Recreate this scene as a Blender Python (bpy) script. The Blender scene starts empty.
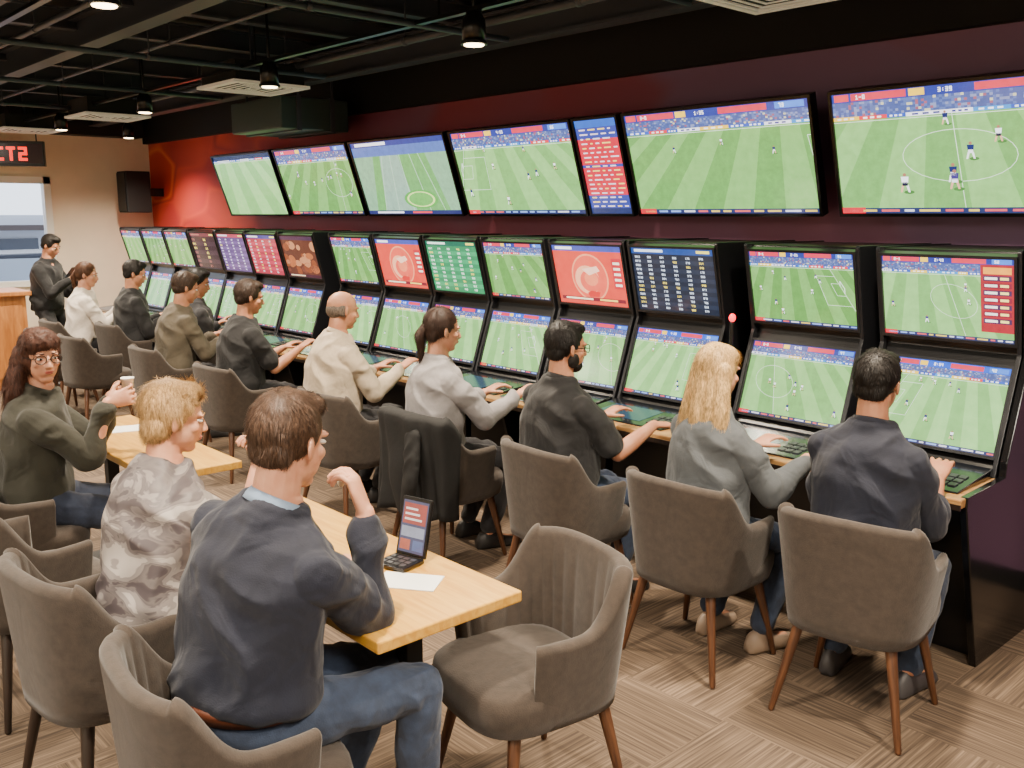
import bpy, bmesh, math, random
from mathutils import Vector, Matrix, noise
V=Vector
rnd=random.Random(7)
C=bpy.context.scene.collection
def lin(c,g=1.0):
    return tuple(((x/255.0)/12.92 if x/255.0<=0.04045 else ((x/255.0+0.055)/1.055)**2.4)*g for x in c)+(1.0,)
# ---------------------------------------------------------------- materials
def newmat(name):
    m=bpy.data.materials.new(name); m.use_nodes=True
    nt=m.node_tree; b=nt.nodes['Principled BSDF']; return m,nt,b
def simple(name,col,rough=.5,metal=0,bump=0,bscale=60,spec=None,emis=None,es=0,var=0,vscale=4):
    m,nt,b=newmat(name); c=lin(col)
    b.inputs['Base Color'].default_value=c; b.inputs['Roughness'].default_value=rough
    b.inputs['Metallic'].default_value=metal
    if spec is not None: b.inputs['Specular IOR Level'].default_value=spec
    if emis: b.inputs['Emission Color'].default_value=lin(emis); b.inputs['Emission Strength'].default_value=es
    tc=nt.nodes.new('ShaderNodeTexCoord')
    if var>0:
        n=nt.nodes.new('ShaderNodeTexNoise'); n.inputs['Scale'].default_value=vscale; n.inputs['Detail'].default_value=5
        r=nt.nodes.new('ShaderNodeValToRGB')
        r.color_ramp.elements[0].position=.3; r.color_ramp.elements[1].position=.7
        r.color_ramp.elements[0].color=tuple(x*(1-var) for x in c[:3])+(1,)
        r.color_ramp.elements[1].color=tuple(min(1,x*(1+var)) for x in c[:3])+(1,)
        nt.links.new(tc.outputs['Object'],n.inputs['Vector']); nt.links.new(n.outputs['Fac'],r.inputs['Fac'])
        nt.links.new(r.outputs['Color'],b.inputs['Base Color'])
    if bump>0:
        n=nt.nodes.new('ShaderNodeTexNoise'); n.inputs['Scale'].default_value=bscale; n.inputs['Detail'].default_value=6
        bp=nt.nodes.new('ShaderNodeBump'); bp.inputs['Strength'].default_value=bump; bp.inputs['Distance'].default_value=.01
        nt.links.new(tc.outputs['Object'],n.inputs['Vector']); nt.links.new(n.outputs['Fac'],bp.inputs['Height'])
        nt.links.new(bp.outputs['Normal'],b.inputs['Normal'])
    return m
def wood(name,c1,c2,rough=.4,scale=(1,14,14)):
    m,nt,b=newmat(name); tc=nt.nodes.new('ShaderNodeTexCoord'); mp=nt.nodes.new('ShaderNodeMapping')
    mp.inputs['Scale'].default_value=scale
    n=nt.nodes.new('ShaderNodeTexNoise'); n.inputs['Scale'].default_value=3; n.inputs['Detail'].default_value=8; n.inputs['Distortion'].default_value=.6
    r=nt.nodes.new('ShaderNodeValToRGB'); r.color_ramp.elements[0].position=.35; r.color_ramp.elements[1].position=.65
    r.color_ramp.elements[0].color=lin(c1); r.color_ramp.elements[1].color=lin(c2)
    nt.links.new(tc.outputs['Object'],mp.inputs['Vector']); nt.links.new(mp.outputs['Vector'],n.inputs['Vector'])
    nt.links.new(n.outputs['Fac'],r.inputs['Fac']); nt.links.new(r.outputs['Color'],b.inputs['Base Color'])
    b.inputs['Roughness'].default_value=rough; return m
_fab={}
def fabric(col,rough=.85,var=.18,vs=9,bump=.5,sheen=.1):
    k=(col,rough,var,vs)
    if k in _fab: return _fab[k]
    m,nt,b=newmat('fabric'); c=lin(col)
    tc=nt.nodes.new('ShaderNodeTexCoord')
    n=nt.nodes.new('ShaderNodeTexNoise'); n.inputs['Scale'].default_value=vs; n.inputs['Detail'].default_value=8; n.inputs['Roughness'].default_value=.65
    r=nt.nodes.new('ShaderNodeValToRGB'); r.color_ramp.elements[0].position=.3; r.color_ramp.elements[1].position=.7
    r.color_ramp.elements[0].color=tuple(x*(1-var) for x in c[:3])+(1,); r.color_ramp.elements[1].color=tuple(min(1,x*(1+var)) for x in c[:3])+(1,)
    n2=nt.nodes.new('ShaderNodeTexNoise'); n2.inputs['Scale'].default_value=240
    n3=nt.nodes.new('ShaderNodeTexNoise'); n3.inputs['Scale'].default_value=7; n3.inputs['Detail'].default_value=2; n3.inputs['Distortion'].default_value=1.2
    bp=nt.nodes.new('ShaderNodeBump'); bp.inputs['Strength'].default_value=.25; bp.inputs['Distance'].default_value=.004
    bp2=nt.nodes.new('ShaderNodeBump'); bp2.inputs['Strength'].default_value=bump; bp2.inputs['Distance'].default_value=.03
    L=nt.links.new
    for q in (n,n2,n3): L(tc.outputs['Object'],q.inputs['Vector'])
    L(n.outputs['Fac'],r.inputs['Fac']); L(r.outputs['Color'],b.inputs['Base Color'])
    L(n2.outputs['Fac'],bp.inputs['Height']); L(n3.outputs['Fac'],bp2.inputs['Height']); L(bp.outputs['Normal'],bp2.inputs['Normal'])
    L(bp2.outputs['Normal'],b.inputs['Normal'])
    b.inputs['Roughness'].default_value=rough; b.inputs['Sheen Weight'].default_value=sheen
    _fab[k]=m; return m
def camo():
    m,nt,b=newmat('patterned_cloth'); tc=nt.nodes.new('ShaderNodeTexCoord')
    mp=nt.nodes.new('ShaderNodeMapping'); mp.inputs['Rotation'].default_value=(.3,.5,.4); mp.inputs['Scale'].default_value=(1,1,1.7)
    d=nt.nodes.new('ShaderNodeTexNoise'); d.inputs['Scale'].default_value=6.5; d.inputs['Detail'].default_value=3; d.inputs['Distortion'].default_value=1.3
    r=nt.nodes.new('ShaderNodeValToRGB'); r.color_ramp.interpolation='LINEAR'
    cols=[(0,(56,50,53)),(.40,(80,72,75)),(.43,(112,104,102)),(.50,(98,90,92)),(.53,(138,130,126)),(.60,(132,124,122)),(.62,(170,162,156))]
    r.color_ramp.elements[0].color=lin(cols[0][1]); r.color_ramp.elements[1].position=cols[1][0]; r.color_ramp.elements[1].color=lin(cols[1][1])
    for p,c in cols[2:]:
        e=r.color_ramp.elements.new(p); e.color=lin(c)
    L=nt.links.new
    L(tc.outputs['Object'],mp.inputs['Vector']); L(mp.outputs['Vector'],d.inputs['Vector']); L(d.outputs['Fac'],r.inputs['Fac']); L(r.outputs['Color'],b.inputs['Base Color'])
    b.inputs['Roughness'].default_value=.55; return m
def hairmat(col):
    m,nt,b=newmat('hair'); c=lin(col); tc=nt.nodes.new('ShaderNodeTexCoord'); mp=nt.nodes.new('ShaderNodeMapping')
    mp.inputs['Scale'].default_value=(120,120,25)
    n=nt.nodes.new('ShaderNodeTexNoise'); n.inputs['Scale'].default_value=1.6; n.inputs['Detail'].default_value=4; n.inputs['Distortion'].default_value=.8
    r=nt.nodes.new('ShaderNodeValToRGB'); r.color_ramp.elements[0].position=.35; r.color_ramp.elements[1].position=.68
    r.color_ramp.elements[0].color=tuple(x*.45 for x in c[:3])+(1,); r.color_ramp.elements[1].color=tuple(min(1,x*1.45) for x in c[:3])+(1,)
    L=nt.links.new; L(tc.outputs['Object'],mp.inputs['Vector']); L(mp.outputs['Vector'],n.inputs['Vector']); L(n.outputs['Fac'],r.inputs['Fac'])
    L(r.outputs['Color'],b.inputs['Base Color'])
    b.inputs['Roughness'].default_value=.55; b.inputs['Specular IOR Level'].default_value=.3; return m
def skinmat(col):
    m,nt,b=newmat('skin'); c=lin(col); tc=nt.nodes.new('ShaderNodeTexCoord')
    n=nt.nodes.new('ShaderNodeTexNoise'); n.inputs['Scale'].default_value=16; n.inputs['Detail'].default_value=5
    r=nt.nodes.new('ShaderNodeValToRGB'); r.color_ramp.elements[0].position=.3; r.color_ramp.elements[1].position=.75
    r.color_ramp.elements[0].color=(c[0]*.82,c[1]*.68,c[2]*.62,1); r.color_ramp.elements[1].color=(min(1,c[0]*1.06),c[1]*1.06,c[2]*1.06,1)
    n2=nt.nodes.new('ShaderNodeTexNoise'); n2.inputs['Scale'].default_value=180; n2.inputs['Detail'].default_value=4
    bp=nt.nodes.new('ShaderNodeBump'); bp.inputs['Strength'].default_value=.15; bp.inputs['Distance'].default_value=.003
    L=nt.links.new; L(tc.outputs['Object'],n.inputs['Vector']); L(n.outputs['Fac'],r.inputs['Fac']); L(r.outputs['Color'],b.inputs['Base Color'])
    L(tc.outputs['Object'],n2.inputs['Vector']); L(n2.outputs['Fac'],bp.inputs['Height']); L(bp.outputs['Normal'],b.inputs['Normal'])
    b.inputs['Roughness'].default_value=.5; b.inputs['Subsurface Weight'].default_value=.1; b.inputs['Subsurface Radius'].default_value=(.02,.008,.005)
    return m
M_black=simple('black_plastic',(14,14,16),.28)
M_blackm=simple('black_matte',(15,15,17),.7,var=.3)
M_fin=simple('black_gloss',(12,12,14),.15)
M_chair=fabric((58,49,42),.95,.25,30,.12,.15)
M_legwalnut=wood('walnut',(60,36,24),(96,62,40),.35,(20,20,2))
M_legdark=wood('dark_wood',(26,20,17),(44,31,25),.4,(20,20,2))
M_table=wood('table_wood',(190,136,46),(212,164,70),.32,(1.5,16,10))
M_counter=wood('counter_wood',(160,98,48),(196,132,70),.4,(6,6,1))
M_desk=wood('desk_wood',(140,100,58),(180,138,86),.4,(1.5,14,10))
M_metal=simple('dark_metal',(34,34,38),.4,.6)
M_greyglow=simple('vent_grey_glow',(236,232,222),.5,emis=(230,222,205),es=.10)  # faint emission stands in for light reaching the vents from below
M_slot=simple('vent_slot',(16,16,15),.9)
M_steel=simple('steel',(120,120,124),.35,.9)
M_white=simple('white_paper',(238,238,234),.7)
def screenmat():
    m,nt,b=newmat('screen_image'); a=nt.nodes.new('ShaderNodeAttribute'); a.attribute_name='Col'
    tc=nt.nodes.new('ShaderNodeTexCoord'); n=nt.nodes.new('ShaderNodeTexNoise'); n.inputs['Scale'].default_value=18; n.inputs['Detail'].default_value=8; n.inputs['Roughness'].default_value=.7
    mr=nt.nodes.new('ShaderNodeMapRange'); mr.inputs['To Min'].default_value=.6; mr.inputs['To Max'].default_value=1.4
    mu=nt.nodes.new('ShaderNodeVectorMath'); mu.operation='SCALE'
    L=nt.links.new; L(tc.outputs['Object'],n.inputs['Vector']); L(n.outputs['Fac'],mr.inputs['Value'])
    L(a.outputs['Color'],mu.inputs[0]); L(mr.outputs['Result'],mu.inputs['Scale'])
    b.inputs['Base Color'].default_value=(.01,.01,.01,1); b.inputs['Roughness'].default_value=.15
    L(mu.outputs['Vector'],b.inputs['Emission Color']); b.inputs['Emission Strength'].default_value=2.8
    return m
M_screen=screenmat()
# ---------------------------------------------------------------- mesh helpers
def link(o,parent=None):
    C.objects.link(o)
    if parent: o.parent=parent
    return o
def mk(name,verts,faces,mat,smooth=False,parent=None,bevel=0,seg=2):
    me=bpy.data.meshes.new(name); me.from_pydata([tuple(v) for v in verts],[],faces)
    bm=bmesh.new(); bm.from_mesh(me); bmesh.ops.recalc_face_normals(bm,faces=bm.faces)
    if bevel>0: bmesh.ops.bevel(bm,geom=list(bm.edges),offset=bevel,segments=seg,affect='EDGES',profile=.5,clamp_overlap=True)
    bm.to_mesh(me); bm.free()
    me.materials.append(mat)
    if smooth:
        for p in me.polygons: p.use_smooth=True
    return link(bpy.data.objects.new(name,me),parent)
class Geo:
    def __init__(s): s.v=[]; s.f=[]
    def add(s,vs,fs):
        o=len(s.v); s.v+= [V(v) for v in vs]; s.f+=[tuple(i+o for i in f) for f in fs]
    def box(s,a,b):
        x0,y0,z0=a; x1,y1,z1=b
        s.add([(x0,y0,z0),(x1,y0,z0),(x1,y1,z0),(x0,y1,z0),(x0,y0,z1),(x1,y0,z1),(x1,y1,z1),(x0,y1,z1)],
              [(0,3,2,1),(4,5,6,7),(0,1,5,4),(1,2,6,5),(2,3,7,6),(3,0,4,7)])
    def loft(s,rings):
        n=len(rings[0]); vs=[p for r in rings for p in r]; fs=[]
        for i in range(len(rings)-1):
            for j in range(n):
                fs.append((i*n+j,i*n+(j+1)%n,(i+1)*n+(j+1)%n,(i+1)*n+j))
        c0=sum((V(p) for p in rings[0]),V((0,0,0)))/n; c1=sum((V(p) for p in rings[-1]),V((0,0,0)))/n
        k=len(vs); vs=vs+[c0,c1]; m=(len(rings)-1)*n
        for j in range(n):
            fs.append((k,(j+1)%n,j)); fs.append((k+1,m+j,m+(j+1)%n))
        s.add(vs,fs)
    def eloft(s,rs,n=20):
        s.loft([[c+x*math.cos(2*math.pi*j/n)+y*math.sin(2*math.pi*j/n) for j in range(n)] for c,x,y in rs])
    def cap(s,p0,r0,p1,r1,n=14,flat=1.0,fdir=None):
        p0=V(p0); p1=V(p1); d=(p1-p0)
        if d.length<1e-6: d=V((0,0,1e-4))
        d.normalize()
        if fdir is None: fdir=V((0,0,1)) if abs(d.z)<.9 else V((0,1,0))
        fdir=V(fdir); w=(fdir-d*fdir.dot(d))
        if w.length<1e-5: w=d.orthogonal()
        w.normalize(); u=d.cross(w)
        rs=[]
        for a in (-80,-55,-28,0):
            A=math.radians(a); rs.append((p0+d*r0*math.sin(A)*flat**.5,u*r0*math.cos(A),w*r0*flat*math.cos(A)))
        for a in (0,28,55,80):
            A=math.radians(a); rs.append((p1+d*r1*math.sin(A)*flat**.5,u*r1*math.cos(A),w*r1*flat*math.cos(A)))
        s.eloft(rs,n)
    def ell(s,c,X,Y,Z,n=18,m=10):
        rs=[]
        for i in range(m):
            A=-math.pi/2+math.pi*(i+.5)/m; rs.append((c+Z*math.sin(A),X*math.cos(A),Y*math.cos(A)))
        s.eloft(rs,n)
    def mesh(s,name,mat,smooth=False,parent=None,bevel=0,seg=2): return mk(name,s.v,s.f,mat,smooth,parent,bevel,seg)
    def solid(s,name,mat,voxel,smooth=4,disp=None,parent=None):
        me=bpy.data.meshes.new(name); me.from_pydata([tuple(v) for v in s.v],[],s.f)
        bm=bmesh.new(); bm.from_mesh(me); bmesh.ops.recalc_face_normals(bm,faces=bm.faces); bm.to_mesh(me); bm.free()
        o=link(bpy.data.objects.new(name,me))
        r=o.modifiers.new('r','REMESH'); r.mode='VOXEL'; r.voxel_size=voxel; r.use_smooth_shade=True
        if smooth:
            k=o.modifiers.new('s','SMOOTH'); k.factor=.5; k.iterations=smooth
        dg=bpy.context.evaluated_depsgraph_get()
        m2=bpy.data.meshes.new_from_object(o.evaluated_get(dg)); o.modifiers.clear(); o.data=m2; m2.name=name
        bpy.data.meshes.remove(me)
        m2.materials.clear(); m2.materials.append(mat)
        if disp:
            amp,fr,st=disp; ns=[v.normal.copy() for v in m2.vertices]
            for v,nn in zip(m2.vertices,ns):
                p=V((v.co.x*fr,v.co.y*fr,v.co.z*fr*st)); q=p+noise.noise_vector(p*.6)*.8
                k=(.5-math.sqrt(noise.noise(q)**2+.004))*1.35+.3*noise.noise(p*1.7)
                v.co+=nn*amp*k
        for p in m2.polygons: p.use_smooth=True
        if parent: o.parent=parent
        return o
def boxo(name,a,b,mat,parent=None,bevel=0):
    g=Geo(); g.box(a,b); return g.mesh(name,mat,parent=parent,bevel=bevel)
def empty(name,loc,rz=0):
    o=bpy.data.objects.new(name,None); o.empty_display_size=.1; o.location=loc; o.rotation_euler=(0,0,rz); return link(o)
def tag(o,label,cat,group=None):
    o['label']=label; o['category']=cat
    if group: o['group']=group
def struct(o,label=None):
    o['kind']='structure'
    if label: o['label']=label
# ---------------------------------------------------------------- room
BY=4.85; LX=-12.25; RX=3.0; FY=-3.2; CZ=3.25
def floormat():
    m,nt,b=newmat('carpet'); L=nt.links.new; N=nt.nodes.new
    tc=N('ShaderNodeTexCoord'); rot=N('ShaderNodeMapping'); rot.inputs['Scale'].default_value=(2.2,2.2,2.2)
    L(tc.outputs['Object'],rot.inputs['Vector'])
    ck=N('ShaderNodeTexChecker'); ck.inputs['Scale'].default_value=1; L(rot.outputs['Vector'],ck.inputs['Vector'])
    ns=[]
    for sc in ((.9,44,1),(44,.9,1)):
        mp=N('ShaderNodeMapping'); mp.inputs['Scale'].default_value=sc; L(rot.outputs['Vector'],mp.inputs['Vector'])
        n=N('ShaderNodeTexNoise'); n.inputs['Scale'].default_value=1; n.inputs['Detail'].default_value=2; n.inputs['Roughness'].default_value=.6
        L(mp.outputs['Vector'],n.inputs['Vector']); ns.append(n)
    mx=N('ShaderNodeMix'); mx.data_type='FLOAT'; L(ck.outputs['Fac'],mx.inputs['Factor']); L(ns[0].outputs['Fac'],mx.inputs['A']); L(ns[1].outputs['Fac'],mx.inputs['B'])
    r=N('ShaderNodeValToRGB'); r.color_ramp.elements[0].position=.34; r.color_ramp.elements[0].color=lin((68,55,44))
    r.color_ramp.elements[1].position=.68; r.color_ramp.elements[1].color=lin((120,101,82))
    e=r.color_ramp.elements.new(.5); e.color=lin((92,76,61))
    L(mx.outputs['Result'],r.inputs['Fac'])
    fl=N('ShaderNodeVectorMath'); fl.operation='FLOOR'; L(rot.outputs['Vector'],fl.inputs[0])
    wn=N('ShaderNodeTexWhiteNoise'); wn.noise_dimensions='2D'; L(fl.outputs['Vector'],wn.inputs['Vector'])
    mr=N('ShaderNodeMapRange'); mr.inputs['To Min'].default_value=.82; mr.inputs['To Max'].default_value=1.15; L(wn.outputs['Value'],mr.inputs['Value'])
    sc=N('ShaderNodeVectorMath'); sc.operation='SCALE'; L(r.outputs['Color'],sc.inputs[0]); L(mr.outputs['Result'],sc.inputs['Scale'])
    L(sc.outputs['Vector'],b.inputs['Base Color']); b.inputs['Roughness'].default_value=.95
    bp=N('ShaderNodeBump'); bp.inputs['Strength'].default_value=.3; bp.inputs['Distance'].default_value=.003; L(mx.outputs['Result'],bp.inputs['Height']); L(bp.outputs['Normal'],b.inputs['Normal'])
    return m
def backwallmat():
    m,nt,b=newmat('mural_wall'); L=nt.links.new; N=nt.nodes.new
    tc=N('ShaderNodeTexCoord'); sp=N('ShaderNodeSeparateXYZ'); L(tc.outputs['Object'],sp.inputs[0])
    mpp=N('ShaderNodeMapping'); mpp.inputs['Rotation'].default_value=(0,.7,0); mpp.inputs['Scale'].default_value=(.7,1,1.4); L(tc.outputs['Object'],mpp.inputs['Vector'])
    n=N('ShaderNodeTexVoronoi'); n.feature='SMOOTH_F1'; n.inputs['Smoothness'].default_value=.35; n.inputs['Scale'].default_value=1.3; L(mpp.outputs['Vector'],n.inputs['Vector'])
    sc=N('ShaderNodeSeparateColor'); L(n.outputs['Color'],sc.inputs['Color'])
    ad=N('ShaderNodeMath'); ad.operation='MULTIPLY_ADD'; ad.inputs[1].default_value=4.5; L(sc.outputs['Red'],ad.inputs[0]); L(sp.outputs['X'],ad.inputs[2])
    mr=N('ShaderNodeMapRange'); mr.inputs['From Min'].default_value=-11.5; mr.inputs['From Max'].default_value=2.0; L(ad.outputs[0],mr.inputs['Value'])
    r=N('ShaderNodeValToRGB'); els=[(0,(196,44,40)),(.06,(206,52,42)),(.10,(228,110,56)),(.14,(214,76,50)),(.18,(170,42,44)),(.24,(208,72,54)),(.30,(186,50,54)),(.42,(168,54,66)),(.54,(148,66,84)),(.68,(140,84,108)),(.82,(134,96,128)),(1,(128,96,130))]
    r.color_ramp.elements[0].color=lin(els[0][1]); r.color_ramp.elements[1].color=lin(els[-1][1])
    for p,c in els[1:-1]:
        e=r.color_ramp.elements.new(p); e.color=lin(c)
    L(mr.outputs['Result'],r.inputs['Fac']); L(r.outputs['Color'],b.inputs['Base Color']); b.inputs['Roughness'].default_value=.5
    return m
fl=boxo('floor',(LX-.1,FY-.1,-.1),(RX+.1,BY+.1,0),floormat()); struct(fl,'brown striped carpet tiles laid in alternating directions')
M_ceil=simple('black_ceiling',(15,15,18),.8)
ce=boxo('ceiling',(LX-.1,FY-.1,CZ),(RX+.1,BY+.1,CZ+.1),M_ceil); struct(ce,'open black painted ceiling')
wb=boxo('wall_back',(LX,BY,0),(RX,BY+.1,CZ),backwallmat()); struct(wb,'purple maroon and red mural wall')
M_beige=simple('beige_wall',(246,232,208),.8,var=.03)
g=Geo(); wy0,wy1,wz0,wz1=1.9,3.62,1.0,2.3
g.box((LX-.1,FY,0),(LX,wy0,CZ)); g.box((LX-.1,wy1,0),(LX,BY,CZ)); g.box((LX-.1,wy0,0),(LX,wy1,wz0)); g.box((LX-.1,wy0,wz1),(LX,wy1,CZ))
wl=g.mesh('wall_left',M_beige); struct(wl,'cream painted wall with a window')
struct(boxo('wall_front',(LX,FY-.1,0),(RX,FY,CZ),M_beige)); struct(boxo('wall_right',(RX,FY,0),(RX+.1,BY,CZ),M_beige))
struct(boxo('trim_1',(LX,4.78,2.74),(RX,BY,CZ),M_ceil),'black soffit above the mural wall')
struct(boxo('trim_2',(LX,FY,2.8),(LX+.25,4.7,CZ),M_ceil),'black soffit above the window wall')
struct(boxo('baseboard_back',(LX,BY-.015,0),(RX,BY,.1),M_blackm)); struct(boxo('baseboard_left',(LX,FY,0),(LX+.015,BY-.02,.1),M_blackm))
g=Geo(); M_wf=simple('white_frame',(250,250,246),.5)
for a,b_ in (((LX-.09,wy0,wz0),(LX+.03,wy0+.07,wz1)),((LX-.09,wy1-.08,wz0),(LX+.03,wy1,wz1)),((LX-.09,wy0,wz0),(LX+.03,wy1,wz0+.07)),((LX-.09,wy0,wz1-.08),(LX+.03,wy1,wz1)),((LX-.08,2.9,wz0),(LX,2.94,wz1))): g.box(a,b_)
wn=g.mesh('window_1',M_wf); struct(wn,'white framed window looking out on the street')
m,nt,b=newmat('window_glass'); b.inputs['Transmission Weight'].default_value=1; b.inputs['Roughness'].default_value=0; b.inputs['IOR'].default_value=1.02; b.inputs['Base Color'].default_value=(.95,.97,1,1)
boxo('pane',(LX-.055,wy0+.07,wz0+.07),(LX-.05,wy1-.08,wz1-.08),m,parent=wn)
og=boxo('pavement',(-22,-2,-.3),(LX-.15,9,-.1),simple('asphalt',(190,192,198),.9,var=.1)); tag(og,'grey street pavement seen outside the window','pavement')
bd=empty('building',(-20,3,-.1)); tag(bd,'pale building across the street with dark windows','building')
boxo('facade',(-1,-5,0),(0,6,1.95),simple('facade',(190,196,208),.7),parent=bd); boxo('awning',(0,-5,1.66),(.5,6,1.76),simple('awning',(70,60,60),.6),parent=bd)
for k in range(8): boxo('window_pane',(0,-4.7+k*1.3,.7),(.04,-3.9+k*1.3,1.5),simple('dark_pane',(50,58,74),.2),parent=bd)
e=empty('car',(-15.4,4.1,-.1)); tag(e,'dark car parked outside the window','car')
prof=[(-2.1,.3),(-2.1,.75),(-1.5,.9),(-.9,1.4),(.7,1.42),(1.4,.95),(2.1,.85),(2.15,.3)]
n_=len(prof); vs_=[(-.8,y,z) for y,z in prof]+[(.8,y,z) for y,z in prof]
mk('car_body',vs_,[tuple(range(n_)),tuple(range(2*n_-1,n_-1,-1))]+[(i,(i+1)%n_,n_+(i+1)%n_,n_+i) for i in range(n_)],simple('car_paint',(40,46,60),.25,.3),parent=e,bevel=.05)
mk('side_window',[(.80,-1.0,.95),(.80,1.1,.95),(.80,.6,1.34),(.80,-.75,1.34),(.812,-1.0,.95),(.812,1.1,.95),(.812,.6,1.34),(.812,-.75,1.34)],[(0,1,2,3),(4,5,6,7),(0,1,5,4),(1,2,6,5),(2,3,7,6),(3,0,4,7)],simple('car_glass',(150,165,185),.1),parent=e)
for y in (-1.3,1.3):
    for x in (-.8,.8):
        g=Geo(); g.eloft([(V((x-.09,y,.32)),V((0,.32,0)),V((0,0,.32))),(V((x+.09,y,.32)),V((0,.32,0)),V((0,0,.32)))],20); g.mesh('wheel',M_blackm,True,parent=e)
# beams
M_beam=simple('beam_black',(58,62,72),.5)
k=3
def ibeam(name,a,b_,w=.12,h=.2):
    g=Geo(); a=V(a); b_=V(b_); ax=abs((b_-a).x)>abs((b_-a).y)
    def bx(dx,z0,z1):
        if ax: g.box((a.x,a.y-dx,a.z+z0),(b_.x,a.y+dx,a.z+z1))
        else: g.box((a.x-dx,a.y,a.z+z0),(a.x+dx,b_.y,a.z+z1))
    bx(w/2,0,.015); bx(.008,.015,h-.015); bx(w/2,h-.015,h)
    o=g.mesh(name,M_beam); struct(o,'dark steel ceiling beam'); return o
for y,z in ((.4,2.95),(2.3,2.95),(4.1,2.9)):
    ibeam('trim_%d'%k,(LX+.26,y,z),(RX-.1,y,z),.12,.2); k+=1
for x in (-11.6,-10.6,-9.6,-8.6,-7.7,-6.9,-5.9,-5.0,-4.1,-3.2,-2.3,-1.4,-.4,1.2):
    ibeam('trim_%d'%k,(x,FY+.05,3.08),(x,4.7,3.08),.08,.14); k+=1
def pipe(a,b_,r,mat,label,name='pipe'):
    g=Geo(); a=V(a); b_=V(b_); d=(b_-a).normalized(); u=d.orthogonal().normalized(); w=d.cross(u)
    g.eloft([(a,u*r,w*r),(b_,u*r,w*r)],16); 
    n=int((b_-a).length/1.5)
    for i in range(1,n+1):
        c=a+d*(1.5*i-.5); g.eloft([(c-d*.02,u*r*1.2,w*r*1.2),(c+d*.02,u*r*1.2,w*r*1.2)],16)
        g.cap(c,.005,(c.x,c.y,CZ-.006),.005,6)
    o=g.mesh(name,mat,True); tag(o,label,'pipe'); return o
M_pipe=simple('pipe_dark',(64,68,78),.45,.2)
pipe((LX+.3,1.35,2.86),(RX-.2,1.35,2.86),.03,M_pipe,'thin dark pipe running under the ceiling')
pipe((LX+.3,3.62,2.92),(RX-.2,3.62,2.92),.025,M_pipe,'thin dark pipe running under the ceiling')
pipe((LX+.3,-.6,2.8),(RX-.2,-.6,2.8),.04,M_pipe,'dark sprinkler pipe running under the ceiling')
pipe((LX+.3,1.9,2.98),(RX-.2,1.9,2.98),.018,M_pipe,'slim dark conduit running under the ceiling','conduit')
pipe((LX+.3,2.75,3.0),(RX-.2,2.75,3.0),.014,M_pipe,'slim dark conduit running under the ceiling','conduit')
for x in (-4.2,-9.6,-6.2,-2.9,-7.9): pipe((x,FY+.2,2.85),(x,3.8,2.85),.018,M_pipe,'thin dark conduit crossing the ceiling','conduit')
for y in (3.14,1.5):
    t_=boxo('lighting_track',(LX+.3,y-.018,2.842),(-1.2,y+.018,2.862),M_black); tag(t_,'slim black lighting track under the ceiling','track')
    for x in (-11.8,-10,-8,-6,-4,-2): boxo('hanger',(x-.004,y-.004,2.862),(x+.004,y+.004,CZ),M_black,parent=t_)
def duct(cx,y0,y1,z0,w,h,col,label):
    e=boxo('air_duct',(cx-w/2,y0,z0),(cx+w/2,y1,z0+h),simple('duct',col,.45,.2),bevel=.01); tag(e,label,'duct')
    for q in (.25,.75):
        y=y0+(y1-y0)*q; boxo('duct_collar',(cx-w/2-.012,y-.02,z0-.012),(cx+w/2+.012,y+.02,z0+h+.012),M_beam,parent=e)
        for s_ in (-1,1): boxo('hanger',(cx+s_*(w/2+.006)-.005,y-.01,z0),(cx+s_*(w/2+.006)+.005,y+.01,CZ-.002),M_pipe,parent=e)
duct(-7.6,3.95,4.6,2.56,.9,.26,(60,76,74),'dark grey rectangular air duct hanging below the ceiling')
def vent(x,y,z=2.76,s=.6):
    e=empty('air_vent',(x,y,z)); tag(e,'square white ceiling air vent with louvres','air vent','ceiling air vents')
    g=Geo(); h=s/2
    for a,b_ in (((-h,-h,0),(h,-h+.035,.02)),((-h,h-.035,0),(h,h,.02)),((-h,-h+.035,0),(-h+.035,h-.035,.02)),((h-.035,-h+.035,0),(h,h-.035,.02))): g.box(a,b_)
    g.mesh('frame',M_greyglow,parent=e)
    g=Geo()
    for i in range(1,6):
        q=h+.005-i*.052
        if q<.02: break
        for a,b_ in (((-q,-q,.002),(q,-q+.016,.006)),((-q,q-.016,.002),(q,q,.006)),((-q,-q,.002),(-q+.016,q,.006)),((q-.016,-q,.002),(q,q,.006))): g.box(a,b_)
    g.mesh('louvre',M_greyglow,parent=e); boxo('duct_box',(-h+.03,-h+.03,.02),(h-.03,h-.03,.16),M_slot,parent=e)
    boxo('hanger',(-.01,-.01,.16),(.01,.01,CZ-z-.002),M_pipe,parent=e)
for x,y in ((-6.55,3.4),(-9.4,3.35),(-2.35,3.68),(-11.5,3.2)): vent(x,y,2.76 if y<3.5 else 2.78)
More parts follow.
